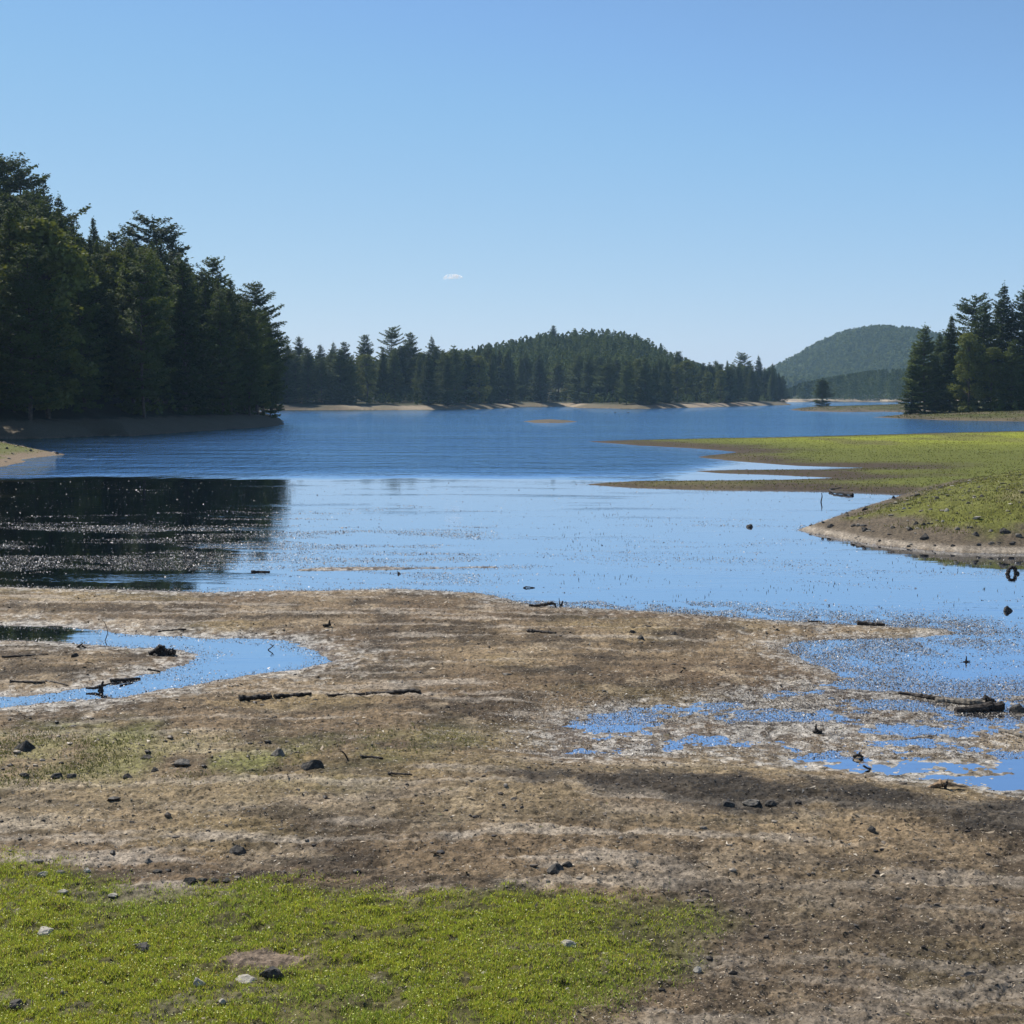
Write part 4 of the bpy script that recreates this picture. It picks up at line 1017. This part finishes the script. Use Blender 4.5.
s = rng.lognormal(math.log(0.023), 0.4, n) * np.clip((y / 35) ** 0.6, 0.5, 1.5)
cl = pal(n, [(0.05, 0.04, 0.03), (0.18, 0.14, 0.10), (0.34, 0.30, 0.24), (0.58, 0.54, 0.47)], [4, 3, 2.2, 0.9])
tris_obj('wet_weed', 'wet glinting weed and scum afloat and along the waterline', flakes(x, y, z + s * 0.14, s, 0.40, 0.6), cl, M_SHINE, 'water weed')
# reed stubble standing out of the shallows
n = 2600
d_ = rng.uniform(32, 60, n); u_ = rng.uniform(560, 1100, n); x = (u_ - 512) / FOC * d_; z, q = height(x, d_, True)
k = (z < 0) & (fbm(x / 2, d_ / 2, 3, 111) > 0.12); x, y = x[k], d_[k]; m = len(x)
tris_obj('reed_stubble', 'sparse dark reed stubble standing in the right shallows', blades(x, y, np.zeros(m), rng.uniform(0.02, 0.07, m), np.full(m, 0.02), 0.6), pal(m, [(0.06, 0.05, 0.03), (0.12, 0.11, 0.04)], [1, 1]), M_FLAKE, 'reeds')

# ------------------------------------------------------------------ cloud
def cloud():
    bm = bmesh.new()
    Yc = 9000; cx = xat(453, Yc); cz = zat(277, Yc); px = Yc / FOC
    for dx, dz, r in [(-6, -0.5, 2.2), (-3.5, 0.2, 3), (-0.5, 0.5, 3.2), (2.5, 0.4, 3), (5.5, 0.2, 2.4), (8, -0.4, 1.6), (-7.5, -1.4, 1.3)]:
        mtx = __import__('mathutils').Matrix.Translation((dx * px, random.uniform(-2, 2) * px, dz * px)) @ __import__('mathutils').Matrix.Diagonal((r * px * 1.5, r * px * 1.5, r * px * 0.8, 1))
        bmesh.ops.create_icosphere(bm, subdivisions=3, radius=1, matrix=mtx)
    me = bpy.data.meshes.new('cloud'); bm.to_mesh(me); bm.free()
    m, nt, out = mat('cloud_vapour')
    pv = N(nt, 'ShaderNodeVolumePrincipled'); pv.inputs['Color'].default_value = (1, 1, 1, 1); pv.inputs['Density'].default_value = 0.05; pv.inputs['Anisotropy'].default_value = 0.6
    tc = N(nt, 'ShaderNodeTexCoord'); no = N(nt, 'ShaderNodeTexNoise', Scale=0.05, Detail=4.0); L(nt, tc.outputs['Object'], no.inputs['Vector'])
    mr = N(nt, 'ShaderNodeMapRange'); mr.inputs[1].default_value = 0.42; mr.inputs[2].default_value = 0.62; mr.inputs[3].default_value = 0.0; mr.inputs[4].default_value = 0.09
    L(nt, no.outputs['Fac'], mr.inputs[0]); L(nt, mr.outputs[0], pv.inputs['Density'])
    L(nt, pv.outputs[0], out.inputs['Volume'])
    o = link('cloud', me, m); o.location = (cx, Yc, cz); tag(o, None, None, kind='structure')
cloud()

# ------------------------------------------------------------------ haze
def haze():
    bm = bmesh.new(); bmesh.ops.create_cube(bm, size=1)
    me = bpy.data.meshes.new('haze'); bm.to_mesh(me); bm.free()
    m, nt, out = mat('haze_air')
    pv = N(nt, 'ShaderNodeVolumePrincipled'); pv.inputs['Color'].default_value = (0.50, 0.75, 1.0, 1); pv.inputs['Density'].default_value = 0.00007; pv.inputs['Anisotropy'].default_value = 0.2
    L(nt, pv.outputs[0], out.inputs['Volume'])
    o = link('haze', me, m); zb, zt = -3.0, 175.0
    o.scale = (14800, 7100, zt - zb); o.location = (0, 3150, (zb + zt) / 2)
    tag(o, None, None, kind='stuff')
haze()

# ------------------------------------------------------------------ light, sky, camera
EL = math.radians(50); AZ = math.radians(-44)
sd = Vector((math.sin(AZ) * math.cos(EL), math.cos(AZ) * math.cos(EL), math.sin(EL)))
sl = bpy.data.lights.new('sun', 'SUN'); sl.energy = 5.0; sl.angle = math.radians(0.5); sl.color = (1.0, 0.95, 0.87)
so = bpy.data.objects.new('sun', sl); COL.objects.link(so); so.rotation_euler = (-sd).to_track_quat('-Z', 'Y').to_euler()
w = bpy.data.worlds.new('World'); SC.world = w; w.use_nodes = True
nt = w.node_tree; bg = nt.nodes['Background']
sk = nt.nodes.new('ShaderNodeTexSky'); sk.sky_type = 'NISHITA'; sk.sun_disc = False; sk.sun_elevation = EL; sk.sun_rotation = AZ % (2 * math.pi)
sk.air_density = 1.0; sk.dust_density = 0.0; sk.ozone_density = 3.0; sk.altitude = 2000
sp = nt.nodes.new('ShaderNodeSeparateColor'); cb = nt.nodes.new('ShaderNodeCombineColor'); nt.links.new(sk.outputs[0], sp.inputs[0])
for i, (a_, p_, k_) in enumerate([(1.26, 0.75, 1.0), (2.24, 0.48, 1.10), (5.1, 0.16, 1.12)]):       # grade of the sky towards the photograph's clear blue
    lowsky = math_(nt, 'MULTIPLY', math_(nt, 'POWER', sp.outputs[i], p_), a_)
    nt.links.new(math_(nt, 'SMOOTH_MIN', lowsky, math_(nt, 'MULTIPLY', sp.outputs[i], k_), 0.4), cb.inputs[i])
nt.links.new(cb.outputs[0], bg.inputs[0]); bg.inputs[1].default_value = 0.096

cam = bpy.data.cameras.new('camera'); co = bpy.data.objects.new('camera', cam); COL.objects.link(co); SC.camera = co
co.location = (0, 0, CAMH); co.rotation_euler = (math.pi / 2 - PITCH, 0, 0)
cam.sensor_width = 36; cam.lens = 36 * FOC / 1024; cam.clip_start = 0.1; cam.clip_end = 20000

SC.render.engine = 'CYCLES'
SC.view_settings.view_transform = 'Standard'; SC.view_settings.look = 'None'; SC.view_settings.gamma = 1; SC.view_settings.exposure = 0.30
SC.cycles.max_bounces = 8; SC.cycles.volume_bounces = 2; SC.cycles.transparent_max_bounces = 8
SC.render.resolution_x = 1024; SC.render.resolution_y = 1024
